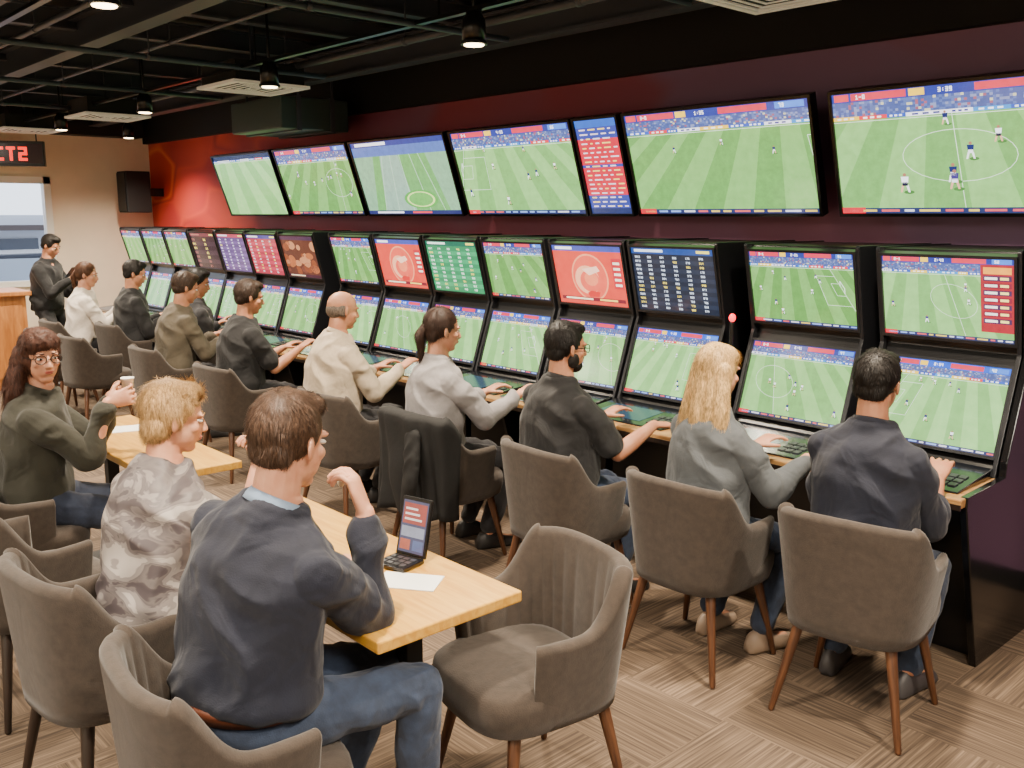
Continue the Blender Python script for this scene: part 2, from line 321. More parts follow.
# lights
M_bulb=simple('bulb',(255,236,200),.5,emis=(255,222,170),es=16)
WARM=(1,.84,.64)
def canlight(x,y,z=2.70,p=34):
    e=empty('ceiling_light',(x,y,z)); tag(e,'black cylindrical ceiling downlight glowing warm white','ceiling light','ceiling downlights')
    g=Geo(); n=20
    def ring(r,zz): return [V((r*math.cos(2*math.pi*j/n),r*math.sin(2*math.pi*j/n),zz)) for j in range(n)]
    g.loft([ring(.052,.0),ring(.06,.0),ring(.06,.10),ring(.04,.13),ring(.04,.14)]); 
    g2=Geo(); g2.loft([ring(.056,-.015),ring(.068,-.015),ring(.068,.0),ring(.056,.0)]); g2.mesh('lamp_rim',M_metal,parent=e)
    g.mesh('lamp_housing',M_black,True,parent=e)
    g3=Geo(); g3.loft([ring(.03,-.022),ring(.048,-.02),ring(.053,-.014)]); g3.mesh('bulb',M_bulb,True,parent=e)
    g4=Geo(); g4.cap((0,0,.13),.010,(0,0,CZ-z-.015),.010); g4.mesh('stem',M_black,True,parent=e)
    l=bpy.data.lights.new('downlight','SPOT'); l.energy=p*5; l.spot_size=math.radians(140); l.spot_blend=.9; l.shadow_soft_size=.08; l.color=WARM
    lo=bpy.data.objects.new('downlight',l); lo.location=(0,0,-.05); link(lo,e)
for x in (-3.72,-5.82,-7.95,-10.1,-1.6): canlight(x,3.14,p=92)
for x in (-4.15,-6.6,-9.2,-2.0): canlight(x,1.5 if x<-3 else 1.0,2.72,86)
for x,y in ((-2.3,-1.0),(-.2,.9),(-.2,2.6),(-5,-.8)): canlight(x,y,2.75,76)
canlight(-10.9,1.2,2.75,96); canlight(-10.9,4.1,2.72,60)  # extra downlights added to brighten the cream wall and the mural's far end
def fill_panel(x,y,p):  # added fill lamps in invented fixtures, brightening the room from out of view
    e=empty('added_fill_light',(x,y,2.95)); tag(e,'added fill light in a made-up rectangular ceiling panel','ceiling light','added fill light panels')
    boxo('panel_frame',(-.65,-.35,0),(.65,.35,.06),M_greyglow,parent=e)
    boxo('diffuser',(-.6,-.3,-.01),(.6,.3,0),simple('diff',(255,245,230),.5,emis=(255,240,220),es=2),parent=e)
    boxo('hanger',(-.01,-.01,.06),(.01,.01,.298),M_pipe,parent=e)
    l=bpy.data.lights.new('fill_lamp','AREA'); l.shape='RECTANGLE'; l.size=1.2; l.size_y=.6; l.energy=p; l.color=(1,.9,.76)
    lo=bpy.data.objects.new('fill_lamp',l); lo.location=(0,0,-.03); link(lo,e); return e
fill_panel(.6,.3,100); fill_panel(-1.0,-1.9,110); fill_panel(-4.6,-1.6,100); fill_panel(-8.5,-.6,100)
w=bpy.data.worlds.new('World'); bpy.context.scene.world=w; w.use_nodes=True
w.node_tree.nodes['Background'].inputs['Color'].default_value=(.82,.89,1,1); w.node_tree.nodes['Background'].inputs['Strength'].default_value=3.0
# ---------------------------------------------------------------- screens
FONT={'0':'75557','1':'26227','2':'71747','3':'71717','4':'55711','5':'74717','6':'74757','7':'71111','8':'75757','9':'75717','A':'75755','B':'65656','C':'74447','D':'65556','E':'74647','F':'74644','G':'74557','H':'55755','I':'72227','L':'44447','M':'57755','N':'65555','O':'75557','P':'75744','R':'65655','S':'74717','T':'72222','U':'55557','V':'55552','-':'00700',':':'02020',' ':'00000'}
class Canvas:
    def __init__(s,w,h): s.w=w; s.h=h; s.p=[]; s.ar=w/h
    def poly(s,pts,col,ly):
        for ax,lim,sg in ((0,0,1),(0,1,-1),(1,0,1),(1,1,-1)):
            out=[]
            for i in range(len(pts)):
                a=pts[i-1]; b_=pts[i]; da=(a[ax]-lim)*sg; db=(b_[ax]-lim)*sg
                if (da>=0)!=(db>=0):
                    t=da/(da-db); out.append((a[0]+(b_[0]-a[0])*t,a[1]+(b_[1]-a[1])*t))
                if db>=0: out.append(b_)
            pts=out
            if len(pts)<3: return
        ar=sum(pts[i-1][0]*pts[i][1]-pts[i][0]*pts[i-1][1] for i in range(len(pts)))
        if abs(ar)<1e-9: return
        if ar<0: pts=pts[::-1]
        s.p.append((pts,lin(col),ly))
    def rect(s,x0,y0,x1,y1,col,ly): s.poly([(x0,y0),(x1,y0),(x1,y1),(x0,y1)],col,ly)
    def line(s,a,b_,w,col,ly):
        dx=(b_[0]-a[0])*s.ar; dy=b_[1]-a[1]; L=math.hypot(dx,dy)
        if L<1e-6: return
        nx=-dy/L*w/2/s.ar; ny=dx/L*w/2
        s.poly([(a[0]+nx,a[1]+ny),(b_[0]+nx,b_[1]+ny),(b_[0]-nx,b_[1]-ny),(a[0]-nx,a[1]-ny)],col,ly)
    def ellipse(s,x,y,r,col,ly,sq=1,n=20): s.poly([(x+r/s.ar*math.cos(2*math.pi*j/n),y+r*sq*math.sin(2*math.pi*j/n)) for j in range(n)],col,ly)
    def text(s,x,y,h,t,col,ly):
        px=h/5; 
        for ch in t:
            rows=FONT.get(ch,'75557')
            for r,c in enumerate(rows):
                bits=int(c)
                for k in range(3):
                    if bits&(4>>k): s.rect(x+k*px/s.ar,y+h-(r+1)*px,x+(k+1)*px/s.ar,y+h-r*px,col,ly)
            x+=4*px/s.ar
        return x
    def build(s,name,parent,loc,rx):
        vs=[];fs=[];cs=[]
        for pts,col,ly in s.p:
            o=len(vs); vs+=[(x*s.w-s.w/2,-.0005*ly,y*s.h) for x,y in pts]; fs.append(tuple(range(o,o+len(pts)))); cs.append((len(pts),col))
        me=bpy.data.meshes.new(name); me.from_pydata(vs,[],fs); me.materials.append(M_screen)
        a=me.color_attributes.new('Col','FLOAT_COLOR','CORNER'); arr=[]
        for n,c in cs: arr+=list(c)*n
        a.data.foreach_set('color',arr)
        o=link(bpy.data.objects.new(name,me),parent); o.location=loc; o.rotation_euler=(rx,0,0); return o
def pitch(c,seed,zoom=.9,sh=0.,top=.80,circle=None,light=0,side=None,bar=True,n=12,box=None,blue=False,psz=1.15,diag=0.25):
    r=random.Random(seed)
    g1=(90+light,142+light,68+light); g2=(112+light,162+light,86+light)
    yh=top*2.25
    def pm(px,py):
        d=1+py*.8; y=yh*(1-1/d)
        return (.5+(px+sh)*zoom/d+diag*(y-.4)*.3,y)
    c.rect(0,0,1,1,(20,30,60),0)
    for k in range(-16,16):
        a=k*.17
        c.poly([pm(a,-.02),pm(a+.171,-.02),pm(a+.171,1),pm(a,1)],g1 if k%2 else g2,1)
    W=(200,218,190)
    def ln(a,b_,w=.0055): c.line(pm(*a),pm(*b_),w,W,2)
    ln((-3,.97),(3,.97)); 
    if circle is not None:
        x0=circle; ln((x0,0),(x0,1))
        pts=[(x0+.26*math.cos(2*math.pi*j/28),.48+.27*math.sin(2*math.pi*j/28)) for j in range(29)]
        for j in range(28): ln(pts[j],pts[j+1],.005)
    if box is not None:
        x0=box; sg=1 if x0>0 else -1
        ln((x0,0),(x0,1)); ln((x0,.25),(x0-.35*sg,.25)); ln((x0-.35*sg,.25),(x0-.35*sg,.78)); ln((x0-.35*sg,.78),(x0,.78))
        ln((x0,.4),(x0-.14*sg,.4)); ln((x0-.14*sg,.4),(x0-.14*sg,.62)); ln((x0-.14*sg,.62),(x0,.62))
        a=pm(x0,.44); b_=pm(x0,.58); c.line(a,(a[0],a[1]+.07),.007,(240,240,240),4); c.line(b_,(b_[0],b_[1]+.065),.007,(240,240,240),4); c.line((a[0],a[1]+.07),(b_[0],b_[1]+.065),.007,(240,240,240),4)
    cols=[(50,80,170),(50,80,170),(205,50,60),(225,225,235),(50,130,200),(235,190,60)]
    x=0
    while x<1:
        w_=r.uniform(.06,.16); cc=r.choice(cols); c.rect(x,top,x+w_,top+.03,cc,3)
        for q in range(3): c.rect(x+w_*(.15+.25*q),top+.008,x+w_*(.30+.25*q),top+.022,(240,240,240) if sum(cc)<500 else (60,60,120),4)
        x+=w_
    nx=90; ny=6
    for iy in range(ny):
        for ix in range(nx):
            q=r.random(); col=(66,80,134) if q<.5 else ((82,98,150) if q<.78 else ((116,124,160) if q<.9 else ((140,80,96) if q<.96 else (190,184,150))))
            yy=top+.03+iy*(.925-top-.03)/ny; c.rect(ix/nx,yy,(ix+1)/nx,yy+(.925-top-.03)/ny,col,2)
    for i in range(n):
        px=r.uniform(-.55,.55)/zoom-sh; py=r.uniform(.08,.9); x,y=pm(px,py); d=1+py*.8; h=.062/d*1.35*psz; w_=h*.30/c.ar
        t=(240,240,245) if i%2 else r.choice([(30,40,90),(30,40,90),(60,50,110)])
        c.ellipse(x+h*.2/c.ar,y,h*.3,(66,112,54),3,.35,8)
        for sx in (-1,1): c.poly([(x+sx*w_*.15,y+h*.4),(x+sx*w_*.6,y+h*.4),(x+sx*w_*.9,y),(x+sx*w_*.55,y)],(210,160,130) if r.random()<.5 else (235,235,235),4)
        c.rect(x-w_*.5,y+h*.35,x+w_*.5,y+h*.55,(30,30,50) if i%2 else (230,230,235),5)
        c.poly([(x-w_*.55,y+h*.5),(x+w_*.55,y+h*.5),(x+w_*.7,y+h*.85),(x-w_*.7,y+h*.85)],t,5)
        c.ellipse(x,y+h*.95,h*.1,(150,100,80),6,1,8)
    if bar:
        c.rect(0,.925,1,1,(44,54,130) if not blue else (40,84,190),3)
        c.rect(.01,.935,.07,.99,(210,60,70),4); c.rect(.08,.935,.30,.99,(200,50,70),4); c.text(.10,.945,.035,'%d-%d'%(r.randint(0,3),r.randint(0,3)),(240,235,240),5)
        c.rect(.31,.935,.37,.99,(235,190,50),4); c.text(.42,.945,.035,'%d:%d%d'%(r.randint(1,8),r.randint(1,5),r.randint(0,9)),(240,240,250),5)
        c.rect(.55,.935,.80,.99,(200,50,70),4); c.rect(.84,.935,.98,.99,(70,120,210),4); c.text(.86,.945,.035,'%d'%r.randint(10,99),(255,255,255),5)
        c.rect(0,0,1,.045,(40,46,84),6); x=.03
        while x<.95:
            w_=r.uniform(.03,.09); c.rect(x,.014,x+w_,.032,r.choice([(200,200,210),(200,80,80),(120,150,210),(210,180,80)]),7); x+=w_+.02
        c.rect(.0,0,.1,.05,(190,40,50),7)
    if side:
        c.rect(side,.12,1,.93,(150,34,44),8); c.rect(side+.02,.82,.98,.9,(230,150,50),9)
        for i in range(7):
            yy=.74-i*.085; c.rect(side+.02,yy,.98,yy+.06,(120,30,50) if i%2 else (66,40,70),9); c.rect(side+.03,yy+.015,side+.12,yy+.045,(240,230,220),10); c.rect(.9,yy+.015,.96,yy+.045,(250,220,120),10)
def board(c,seed,bg,fg,rows=9,cols=4,head=(30,120,60)):
    r=random.Random(seed); c.rect(0,0,1,1,bg,0); c.rect(0,.9,1,1,head,1); c.rect(.04,.93,.4,.97,fg,2); c.rect(.8,.93,.95,.97,(240,220,90),2)
    for i in range(rows):
        y=.88-(i+1)*.86/rows
        if i%2: c.rect(0,y,1,y+.86/rows,tuple(min(255,int(v*1.15)+4) for v in bg),1)
        for j in range(cols):
            x=.04+j*.94/cols; c.text(x,y+.02,.42/rows,''.join(str(r.randint(0,9)) for _ in range(3 if j else 4)),fg if r.random()<.75 else (235,210,90),3)
def advert(c,seed):
    c.rect(0,0,1,1,(206,64,50),0); c.rect(0,.9,1,1,(60,70,150),1); c.rect(.05,.925,.3,.97,(240,240,240),2)
    c.ellipse(.5,.46,.40,(236,140,100),1,1,32); c.ellipse(.5,.46,.37,(218,84,64),2,1,32)
    c.ellipse(.46,.42,.27,(238,160,120),3,.9,24); c.ellipse(.5,.40,.22,(216,86,66),4,.85,24); c.ellipse(.52,.44,.15,(230,120,84),5,.8,16)
    c.poly([(.40,.60),(.62,.66),(.66,.58),(.5,.5)],(244,190,160),6); c.poly([(.44,.2),(.5,.24),(.62,.22),(.6,.14),(.46,.13)],(190,44,40),6)
    c.rect(.04,.06,.96,.12,(110,34,44),4); c.rect(.1,.075,.5,.105,(245,220,180),5); c.rect(.6,.075,.85,.105,(250,200,90),5)
    c.rect(.84,.3,.97,.8,(180,40,50),7)
    for i in range(5): c.rect(.86,.34+i*.09,.95,.38+i*.09,(245,225,200),8)
def ember(c,seed):
    r=random.Random(seed); c.rect(0,0,1,1,(80,44,34),0); c.rect(0,.9,1,1,(60,40,60),3)
    for i in range(26):
        x=r.random(); y=r.uniform(.1,.85); c.ellipse(x,y,r.uniform(.06,.2),r.choice([(120,62,38),(150,84,50),(70,38,34),(100,54,42),(170,112,76)]),1+i%2,r.uniform(.4,1),12)
    c.rect(0,0,1,.07,(60,30,40),3); c.rect(.06,.02,.5,.05,(220,190,150),4)
def textpanel(c,seed):
    r=random.Random(seed); c.rect(0,0,1,1,(50,60,136),0); c.rect(0,.20,1,.80,(186,36,54),1); c.rect(0,.92,1,1,(40,84,170),1); c.rect(0,.50,1,.53,(50,60,136),2)
    for i in range(18):
        y=.89-i*.048; x=.08
        while x<.85:
            w_=r.uniform(.06,.2); c.rect(x,y,min(.93,x+w_),y+.014,(220,200,210) if r.random()<.8 else (240,200,100),3); x+=w_+.07
    c.rect(0,0,1,.06,(36,44,84),4)
def closeup(c,seed):
    c.rect(0,0,1,1,(118,158,122),0); c.rect(0,.8,1,.93,(74,98,160),1); c.rect(0,.93,1,1,(44,54,120),2); c.rect(.05,.945,.4,.985,(235,235,240),3)
    c.poly([(.1,.0),(.9,.0),(.78,.8),(.22,.8)],(96,150,84),1); c.poly([(.2,.0),(.55,.0),(.5,.8),(.3,.8)],(128,158,138),2)
    for q in (.2,.35,.52,.7,.85): c.line((q,.0),(.2+q*.6,.8),.01,(170,200,170),3)
    c.ellipse(.62,.2,.36,(80,150,66),4,.35,28); c.ellipse(.62,.2,.3,(200,220,130),5,.35,28); c.ellipse(.62,.2,.26,(96,160,76),6,.35,28)
    c.rect(0,0,1,.05,(40,44,90),7); c.rect(.1,.012,.4,.035,(235,235,240),8); c.rect(.5,.012,.7,.035,(220,60,60),8)
def frame_mesh(name,w,h,b_,d,parent,loc,rx,mat=M_black):
    g=Geo(); W=w/2+b_
    g.box((-W,-.012,-b_),(-w/2,d,h+b_)); g.box((w/2,-.012,-b_),(W,d,h+b_)); g.box((-w/2,-.012,-b_),(w/2,d,0)); g.box((-w/2,-.012,h),(w/2,d,h+b_)); g.box((-w/2,.006,0),(w/2,d,h))
    o=g.mesh(name,mat,parent=parent); o.location=loc; o.rotation_euler=(rx,0,0); return o
def tv(x0,x1,kind,label,**kw):
    w=x1-x0; h=.62; e=empty('television',((x0+x1)/2,4.62,1.86)); tag(e,label,'television','overhead televisions')
    ang=math.radians(18.5)
    frame_mesh('television_frame',w-.03,h-.01,.016,.05,e,(0,0,0),ang)
    c=Canvas(w-.03,h-.01)
    if kind=='pitch': pitch(c,**kw)
    elif kind=='panel': textpanel(c,5)
    else: closeup(c,3)
    c.build('screen',e,(0,0,0),ang)
    g=Geo(); g.box((-.1,.03,.15),(.1,.215,.45)); g.box((-.16,.2,.1),(.16,.23,.5)); g.mesh('wall_bracket',M_metal,parent=e)
tv(-9.52,-8.27,'pitch','wall television showing a plain green pitch',seed=1,light=28,n=0,bar=False,top=.9,zoom=1.2,diag=-.5)
tv(-8.20,-6.94,'pitch','wall television showing a football match',seed=2,sh=.3,circle=.1,n=14,diag=.8)
tv(-6.89,-5.60,'close','wall television showing a stadium pitch close up')
tv(-5.54,-4.30,'pitch','wall television showing a football match with penalty area',seed=4,light=18,box=-.7,n=8,diag=-.5,psz=1.3)
tv(-4.28,-3.90,'panel','narrow upright display with red and blue text')
tv(-3.86,-2.60,'pitch','wall television showing a wide green football pitch',seed=6,light=4,n=3,zoom=1.0,sh=.1,box=.9,diag=.9)
tv(-2.50,-1.22,'pitch','wall television showing football players around the centre circle',seed=12,light=14,circle=-.02,n=10,psz=2.0,zoom=1.1,top=.78,diag=-.2)
# ---------------------------------------------------------------- terminals
def extr(profile,x0,x1,name,mat,parent,bevel=0,me_=None):
    n=len(profile); vs=[(x0,y,z) for y,z in profile]+[(x1,y,z) for y,z in profile]
    fs=[tuple(range(n)),tuple(range(2*n-1,n-1,-1))]+[(i,(i+1)%n,n+(i+1)%n,n+i) for i in range(n)]
    return mk(name,vs,fs,mat,parent=parent,bevel=bevel)
TW=.605
cabp=[(-.115,.79),(-.075,.845),(.07,1.275),(-.025,1.69),(-.02,1.705),(.68,1.705),(.68,0),(-.17,0),(-.17,.735),(-.115,.735)]
finp=[(-.135,.782),(-.112,.85),(.032,1.275),(-.072,1.70),(-.06,1.712),(.68,1.712),(.68,.735),(-.11,.735),(-.11,.782)]
lefts=[-2.00,-2.69,-3.46,-4.09,-4.73,-5.36,-5.99,-6.62,-7.46,-8.09,-8.70,-9.32,-9.95,-10.57,-11.2]
uppers=['side','pitch','board','ad','pitch','gboard','ad','pitchs','ember','red','blue','dark','pitch','pitchs','pitch']
labs={'side':'a match and red results panel','pitch':'a football pitch','board':'white numbers on black','ad':'a red advert with round emblem','gboard':'a green table of numbers','pitchs':'a football match','dark':'a dark menu page','red':'a red list of results','blue':'a purple list of results','ember':'an orange-brown picture'}
first=None
M_glass=simple('dark_glass',(22,24,30),.12)
M_teal=simple('touch_blue',(26,40,54),.15,emis=(50,96,130),es=.45)
M_key=simple('keys_grey',(46,48,54),.4)
M_bezel=simple('bezel_grey',(26,27,31),.3)
for i,xl in enumerate(lefts):
    e=empty('betting_terminal',(xl+TW/2,4.1,0)); tag(e,'black twin-screen betting terminal showing '+labs[uppers[i]],'betting terminal','row of betting terminals')
    if first is None:
        cab=extr(cabp,-TW/2+.014,TW/2-.014,'cabinet',M_black,e,.005)
        f1=extr(finp,-TW/2-.003,-TW/2+.016,'side_panel',M_bezel,e,.003); f2=extr(finp,TW/2-.016,TW/2+.003,'side_panel',M_bezel,e,.003)
        v_=[(-.295,-.475,.781),(.295,-.475,.781),(.295,-.13,.781),(-.295,-.13,.781),(-.295,-.475,.788),(.295,-.475,.788),(.295,-.13,.820),(-.295,-.13,.820)]
        cp=mk('control_panel',v_,[(0,3,2,1),(4,5,6,7),(0,1,5,4),(1,2,6,5),(2,3,7,6),(3,0,4,7)],M_glass,parent=e,bevel=.003)
        sl=lambda y: .788+(y+.475)/.345*.032
        def slab(x0,x1,y0,y1,hh):
            gg=Geo(); gg.add([(x0,y0,sl(y0)),(x1,y0,sl(y0)),(x1,y1,sl(y1)),(x0,y1,sl(y1)),(x0,y0,sl(y0)+hh),(x1,y0,sl(y0)+hh),(x1,y1,sl(y1)+hh),(x0,y1,sl(y1)+hh)],[(0,3,2,1),(4,5,6,7),(0,1,5,4),(1,2,6,5),(2,3,7,6),(3,0,4,7)]); return gg
        td=slab(-.22,.11,-.42,-.22,.0015).mesh('touch_display',M_teal,parent=cp)
        g=Geo()
        for a in range(3):
            for b_ in range(3):
                q=slab(.155+a*.038,.185+a*.038,-.42+b_*.05,-.385+b_*.05,.005); g.add(q.v,q.f)
        kp=g.mesh('keypad',M_key,parent=cp)
        first=(cab,f1,f2,cp,td,kp)
    else:
        cpn=None
        for o in first:
            q=o.copy(); C.objects.link(q); q.parent=e
            if o is cp: cpn=q
            if o in (td,kp): q.parent=cpn
    au=math.radians(15); al=math.radians(-18)
    for nm,loc,an,h,kd in (('upper_screen',(0,.030,1.322),au,.365,uppers[i]),('lower_screen',(0,-.088,.858),al,.375,'low')):
        w=.556; fr=frame_mesh('bezel',w,h,.013,.03,e,loc,an,M_bezel)
        c=Canvas(w,h); sd=100+i*7; dg_=rnd.uniform(-1,1); zm=rnd.uniform(.75,1.3)
        if kd=='low': pitch(c,sd+3,light=[26,16,30,14,24][i%5],sh=rnd.uniform(-.3,.3),box=[-.7,None,.8,None,.7][i%5],circle=[None,.0,None,.2,None][i%5],n=8,top=.82,blue=i%2==0,diag=dg_,zoom=zm)
        elif kd in('pitch','pitchs'): pitch(c,sd,light=[4,-4,8][i%3],sh=rnd.uniform(-.3,.3),n=8,box=.7 if i%2 else None,blue=kd=='pitchs',diag=dg_,zoom=zm)
        elif kd=='side': pitch(c,sd,side=.76,n=8,sh=.2,light=18,circle=-.1,diag=-.5)
        elif kd=='board': board(c,sd,(24,30,44),(205,215,230),13,6,(30,60,120))
        elif kd=='gboard': board(c,sd,(40,120,76),(220,235,220),11,5,(30,90,70))
        elif kd=='red': board(c,sd,(150,46,60),(230,215,215),11,4,(50,50,120))
        elif kd=='blue': board(c,sd,(84,62,104),(215,205,225),11,4,(160,60,76))
        elif kd=='dark': board(c,sd,(50,34,40),(150,90,80),7,2,(96,44,54))
        elif kd=='ember': ember(c,sd)
        elif kd=='ad': advert(c,sd)
        c.build(nm,e,loc,an)
wt=boxo('worktop',(-11.25,3.56,.742),(-1.36,3.975,.78),M_desk,bevel=.006); tag(wt,'long continuous wooden worktop running in front of the terminals','worktop')
boxo('edge_trim',(-11.25,3.553,.738),(-1.36,3.562,.76),M_legdark,parent=wt)
ep=extr([(3.60,.735),(3.84,.0),(4.83,0),(4.83,1.72),(4.03,1.72),(4.02,1.70),(4.12,1.275),(3.975,.85),(3.97,.79),(3.60,.782)],-1.382,-1.352,'end_panel',M_fin,None,.004); tag(ep,'glossy black end panel closing the terminal row','panel')
for x in (-4.1,-6.7,-9.3):
    s_=extr([(3.64,.735),(3.86,.0),(3.925,0),(3.925,.735)],x-.012,x+.012,'support_panel',M_black,None); tag(s_,'black panel propping the worktop','panel')
g=Geo(); g.cap((-2.755,4.05,.79),.012,(-2.755,4.05,1.3),.012); g.box((-2.79,4.02,.78),(-2.72,4.08,.79)); g.box((-2.8,3.97,.742),(-2.70,4.09,.78)); wl_=g.mesh('warning_light',M_black); tag(wl_,'small glowing red lamp on a pole between terminals','lamp')
g=Geo(); g.ell(V((-2.755,4.05,1.33)),V((.018,0,0)),V((0,.018,0)),V((0,0,.022))); g.mesh('bulb',simple('redlamp',(255,40,50),.3,emis=(255,30,50),es=4),True,parent=wl_)
# ---------------------------------------------------------------- chair
def spw(v,e): return math.copysign(abs(v)**e,v)
def shell(s,z,off=0.):
    ph=math.radians(s*118); k=.78+.22*min(1,max(0,(z-.34)/.46)); R=1-off/.28
    x=.300*spw(math.sin(ph),.66)*R*k; y=-.265*spw(math.cos(ph),.66)*R*(k*.6+.4)
    return V((x,y-.02,z))
def ztop(s):
    t=min(1,max(0,(1-(abs(s)-.42)/.36))); t=t*t*(3-2*t); return .64+.175*t-.012*(s/.42)**2*(1 if abs(s)<.42 else 0)
def chair_parts():
    g=Geo(); rings=[]; ns=150
    for i in range(ns+1):
        s=-1+2*i/ns; zt=ztop(s); zb=.36; r=[]
        th=.052*(1-.3*max(0,abs(s)-.85)/.15)
        rib=.009*abs(math.cos(math.pi*s*9))**.5
        nz=9
        for j in range(nz): r.append(shell(s,zb+(zt-.028-zb)*j/(nz-1),0))
        for a in (22,45,67,90,113,135,158):
            A=math.radians(a); r.append(shell(s,zt-.028+.028*math.sin(A),th*(.5-.5*math.cos(A))))
        for j in range(nz): 
            z=zt-.028-(zt-.028-zb)*j/(nz-1); r.append(shell(s,z,th+rib*min(1,j/1.5)))
        rings.append(r)
    g.loft(rings); back=g.mesh('backrest',M_chair,True)
    g=Geo(); rs=[]; n=40
    for z,k in ((.340,.86),(.355,.95),(.40,1.0),(.44,1.01),(.465,.99),(.480,.93),(.489,.8),(.493,.4)):
        rs.append([V((.244*k*spw(math.cos(2*math.pi*j/n),.6),.24*k*spw(math.sin(2*math.pi*j/n),.6)+.03,z+.0)) for j in range(n)])
    g.loft(rs); seat=g.mesh('seat',M_chair,True)
    g=Geo(); 
    g.cap((0,0,0.008),.012,(0,0,.36),.021,12); leg=g.mesh('leg',M_legwalnut,True)
    return back,seat,leg
pb,ps,pl=chair_parts()
for o in (pb,ps,pl): C.objects.unlink(o)
legdark=pl.data.copy(); legdark.materials.clear(); legdark.materials.append(M_legdark)
def chair(x,y,yaw,label,dark=False):
    e=empty('dining_chair',(x,y,0),math.radians(yaw)); tag(e,label,'chair','grey upholstered tub chairs')
    for o in (pb,ps):
        q=o.copy(); C.objects.link(q); q.parent=e
    for sx in (-1,1):
        for sy in (-1,1):
            q=pl.copy(); 
            if dark: q.data=legdark
            C.objects.link(q); q.parent=e; q.location=(sx*.235,sy*.22-(0.01),0.002)
            top=V((sx*.165,sy*.16,.36)); d=(top-V((sx*.235,sy*.22,0))).normalized()
            q.rotation_euler=V((0,0,1)).rotation_difference(d).to_euler()
    return e
L1='grey upholstered tub chair'
chairs_row=[(-1.54,3.18,8,' under a person in navy'),(-2.22,3.12,0,' under a long-haired person'),(-2.97,3.08,-4,' under a person in black'),(-3.87,3.06,0,' with a black jacket over its back'),(-4.82,3.05,4,' under a person in beige'),(-6.2,3.0,3,' under a person in a black tee'),(-7.44,3.0,0,' under a person in olive'),(-8.6,2.8,6,' standing empty near the terminals'),(-8.0,3.50,6,' pulled close to the terminals'),(-9.35,3.38,0,' under a person in a black jacket'),(-9.25,2.72,10,' standing empty behind the row'),(-10.0,3.05,0,' under a person in white')]
for x,y,a,l in chairs_row: chair(x,y,a,L1+l)
chair(-2.08,.94,-7,'grey tub chair with dark legs at the near table',True)
chair(-2.93,.94,6,'grey tub chair with dark legs beside the patterned shirt',True)
chair(-4.46,1.08,-14,'grey tub chair with dark legs at the second table',True)
chair(-3.78,.92,10,'empty grey tub chair between the two tables',True)
chair(-1.99,1.88,170,'empty grey tub chair with ribbed back facing the table')
# jacket
nS=44; path=[]
for j in range(9): path.append((.66+.2*j/8,.070,'in'))
path+= [(.883,.04,'t'),(.89,.015,'t'),(.878,-.012,'t')]
NB=16
for j in range(NB): path.append((.85-.55*j/(NB-1),-.02-.01*j/(NB-1),'out'))
vs=[];fs=[]
for i in range(nS+1):
    s=-.60+1.2*i/nS; hem=.07*noise.noise(V((s*4,0,3)))
    for jj,(z,off,_) in enumerate(path):
        zz=ztop(s)+.012
        if _=='t': zz=ztop(s)+(.024 if jj==10 else .018)
        if _=='out': zz=ztop(s)-(ztop(s)-.30+hem)*(jj-12)/(NB-1)
        if _=='in': zz=ztop(s)+.01-.18*(8-jj)/8
        p=shell(s,max(zz,.42),off)
        if off<0:
            dep=(jj-12)/(NB-1); wv=abs(noise.noise(V((s*7+z*.8,z*1.6,1.3))))*.09+.016*math.sin(s*19+3*noise.noise(V((s*2,z*3,0))))
            p+=V((p.x*.9,p.y,0)).normalized()*(.008+max(0,wv)*(.35+.65*dep))
        p.z=zz; vs.append(p)
m_=len(path)
for i in range(nS):
    for j in range(m_-1): fs.append((i*m_+j,(i+1)*m_+j,(i+1)*m_+j+1,i*m_+j+1))
jm=simple('black_cloth',(9,9,10),.85,bump=.4,bscale=20)
jk=mk('jacket',vs,fs,jm,True); jk.location=(-3.87,3.06,0)
md=jk.modifiers.new('s','SOLIDIFY'); md.thickness=.012; md.offset=0
tag(jk,'black jacket draped over the back of a tub chair','jacket')
g=Geo(); g.cap((.12,-.32,.74),.055,(.16,-.37,.54),.05,14,.5,(0,1,0)); g.cap((.16,-.37,.54),.05,(.11,-.36,.33),.042,14,.5,(0,1,0))
g.solid('sleeve',jm,.01,3,(.014,12,.5),parent=jk)
# ---------------------------------------------------------------- tables
def table(x0,y0,x1,y1,label):
    e=empty('table',((x0+x1)/2,(y0+y1)/2,0)); tag(e,label,'table'); w=(x1-x0)/2; h=(y1-y0)/2
    boxo('table_top',(-w,-h,.715),(w,h,.75),M_table,parent=e,bevel=.005)
    for sx in (-1,1):
        g=Geo(); cx=sx*(w-.22); g.box((cx-.03,-.03,.02),(cx+.03,.03,.70)); g.box((cx-.2,-.2,0),(cx+.2,.2,.02)); g.box((cx-.12,-.12,.695),(cx+.12,.12,.715)); g.mesh('pedestal',M_blackm,parent=e,bevel=.004)
table(-3.20,1.27,-1.91,1.785,'rectangular light wooden cafe table on black pedestals')
table(-5.2,1.46,-3.86,1.86,'light wooden cafe table with papers on it')
def paper(x,y,z,w,h,rz,label):
    g=Geo(); g.box((-w/2,-h/2,0),(w/2,h/2,.003)); o=g.mesh('paper',M_white); o.location=(x,y,z+.001); o.rotation_euler=(0,0,rz); tag(o,label,'paper')
paper(-2.19,1.575,.75,.12,.19,-.95,'white sheet of paper lying on the wooden table')
paper(-4.86,1.68,.75,.15,.22,-.3,'white sheet of paper lying on the second table')
paper(-4.45,1.74,.75,.1,.14,.4,'small white slip of paper on the second table')
e=empty('handheld_console',(-2.33,1.665,.752),math.radians(14)); tag(e,'open black folding handheld device standing on the table','handheld device')
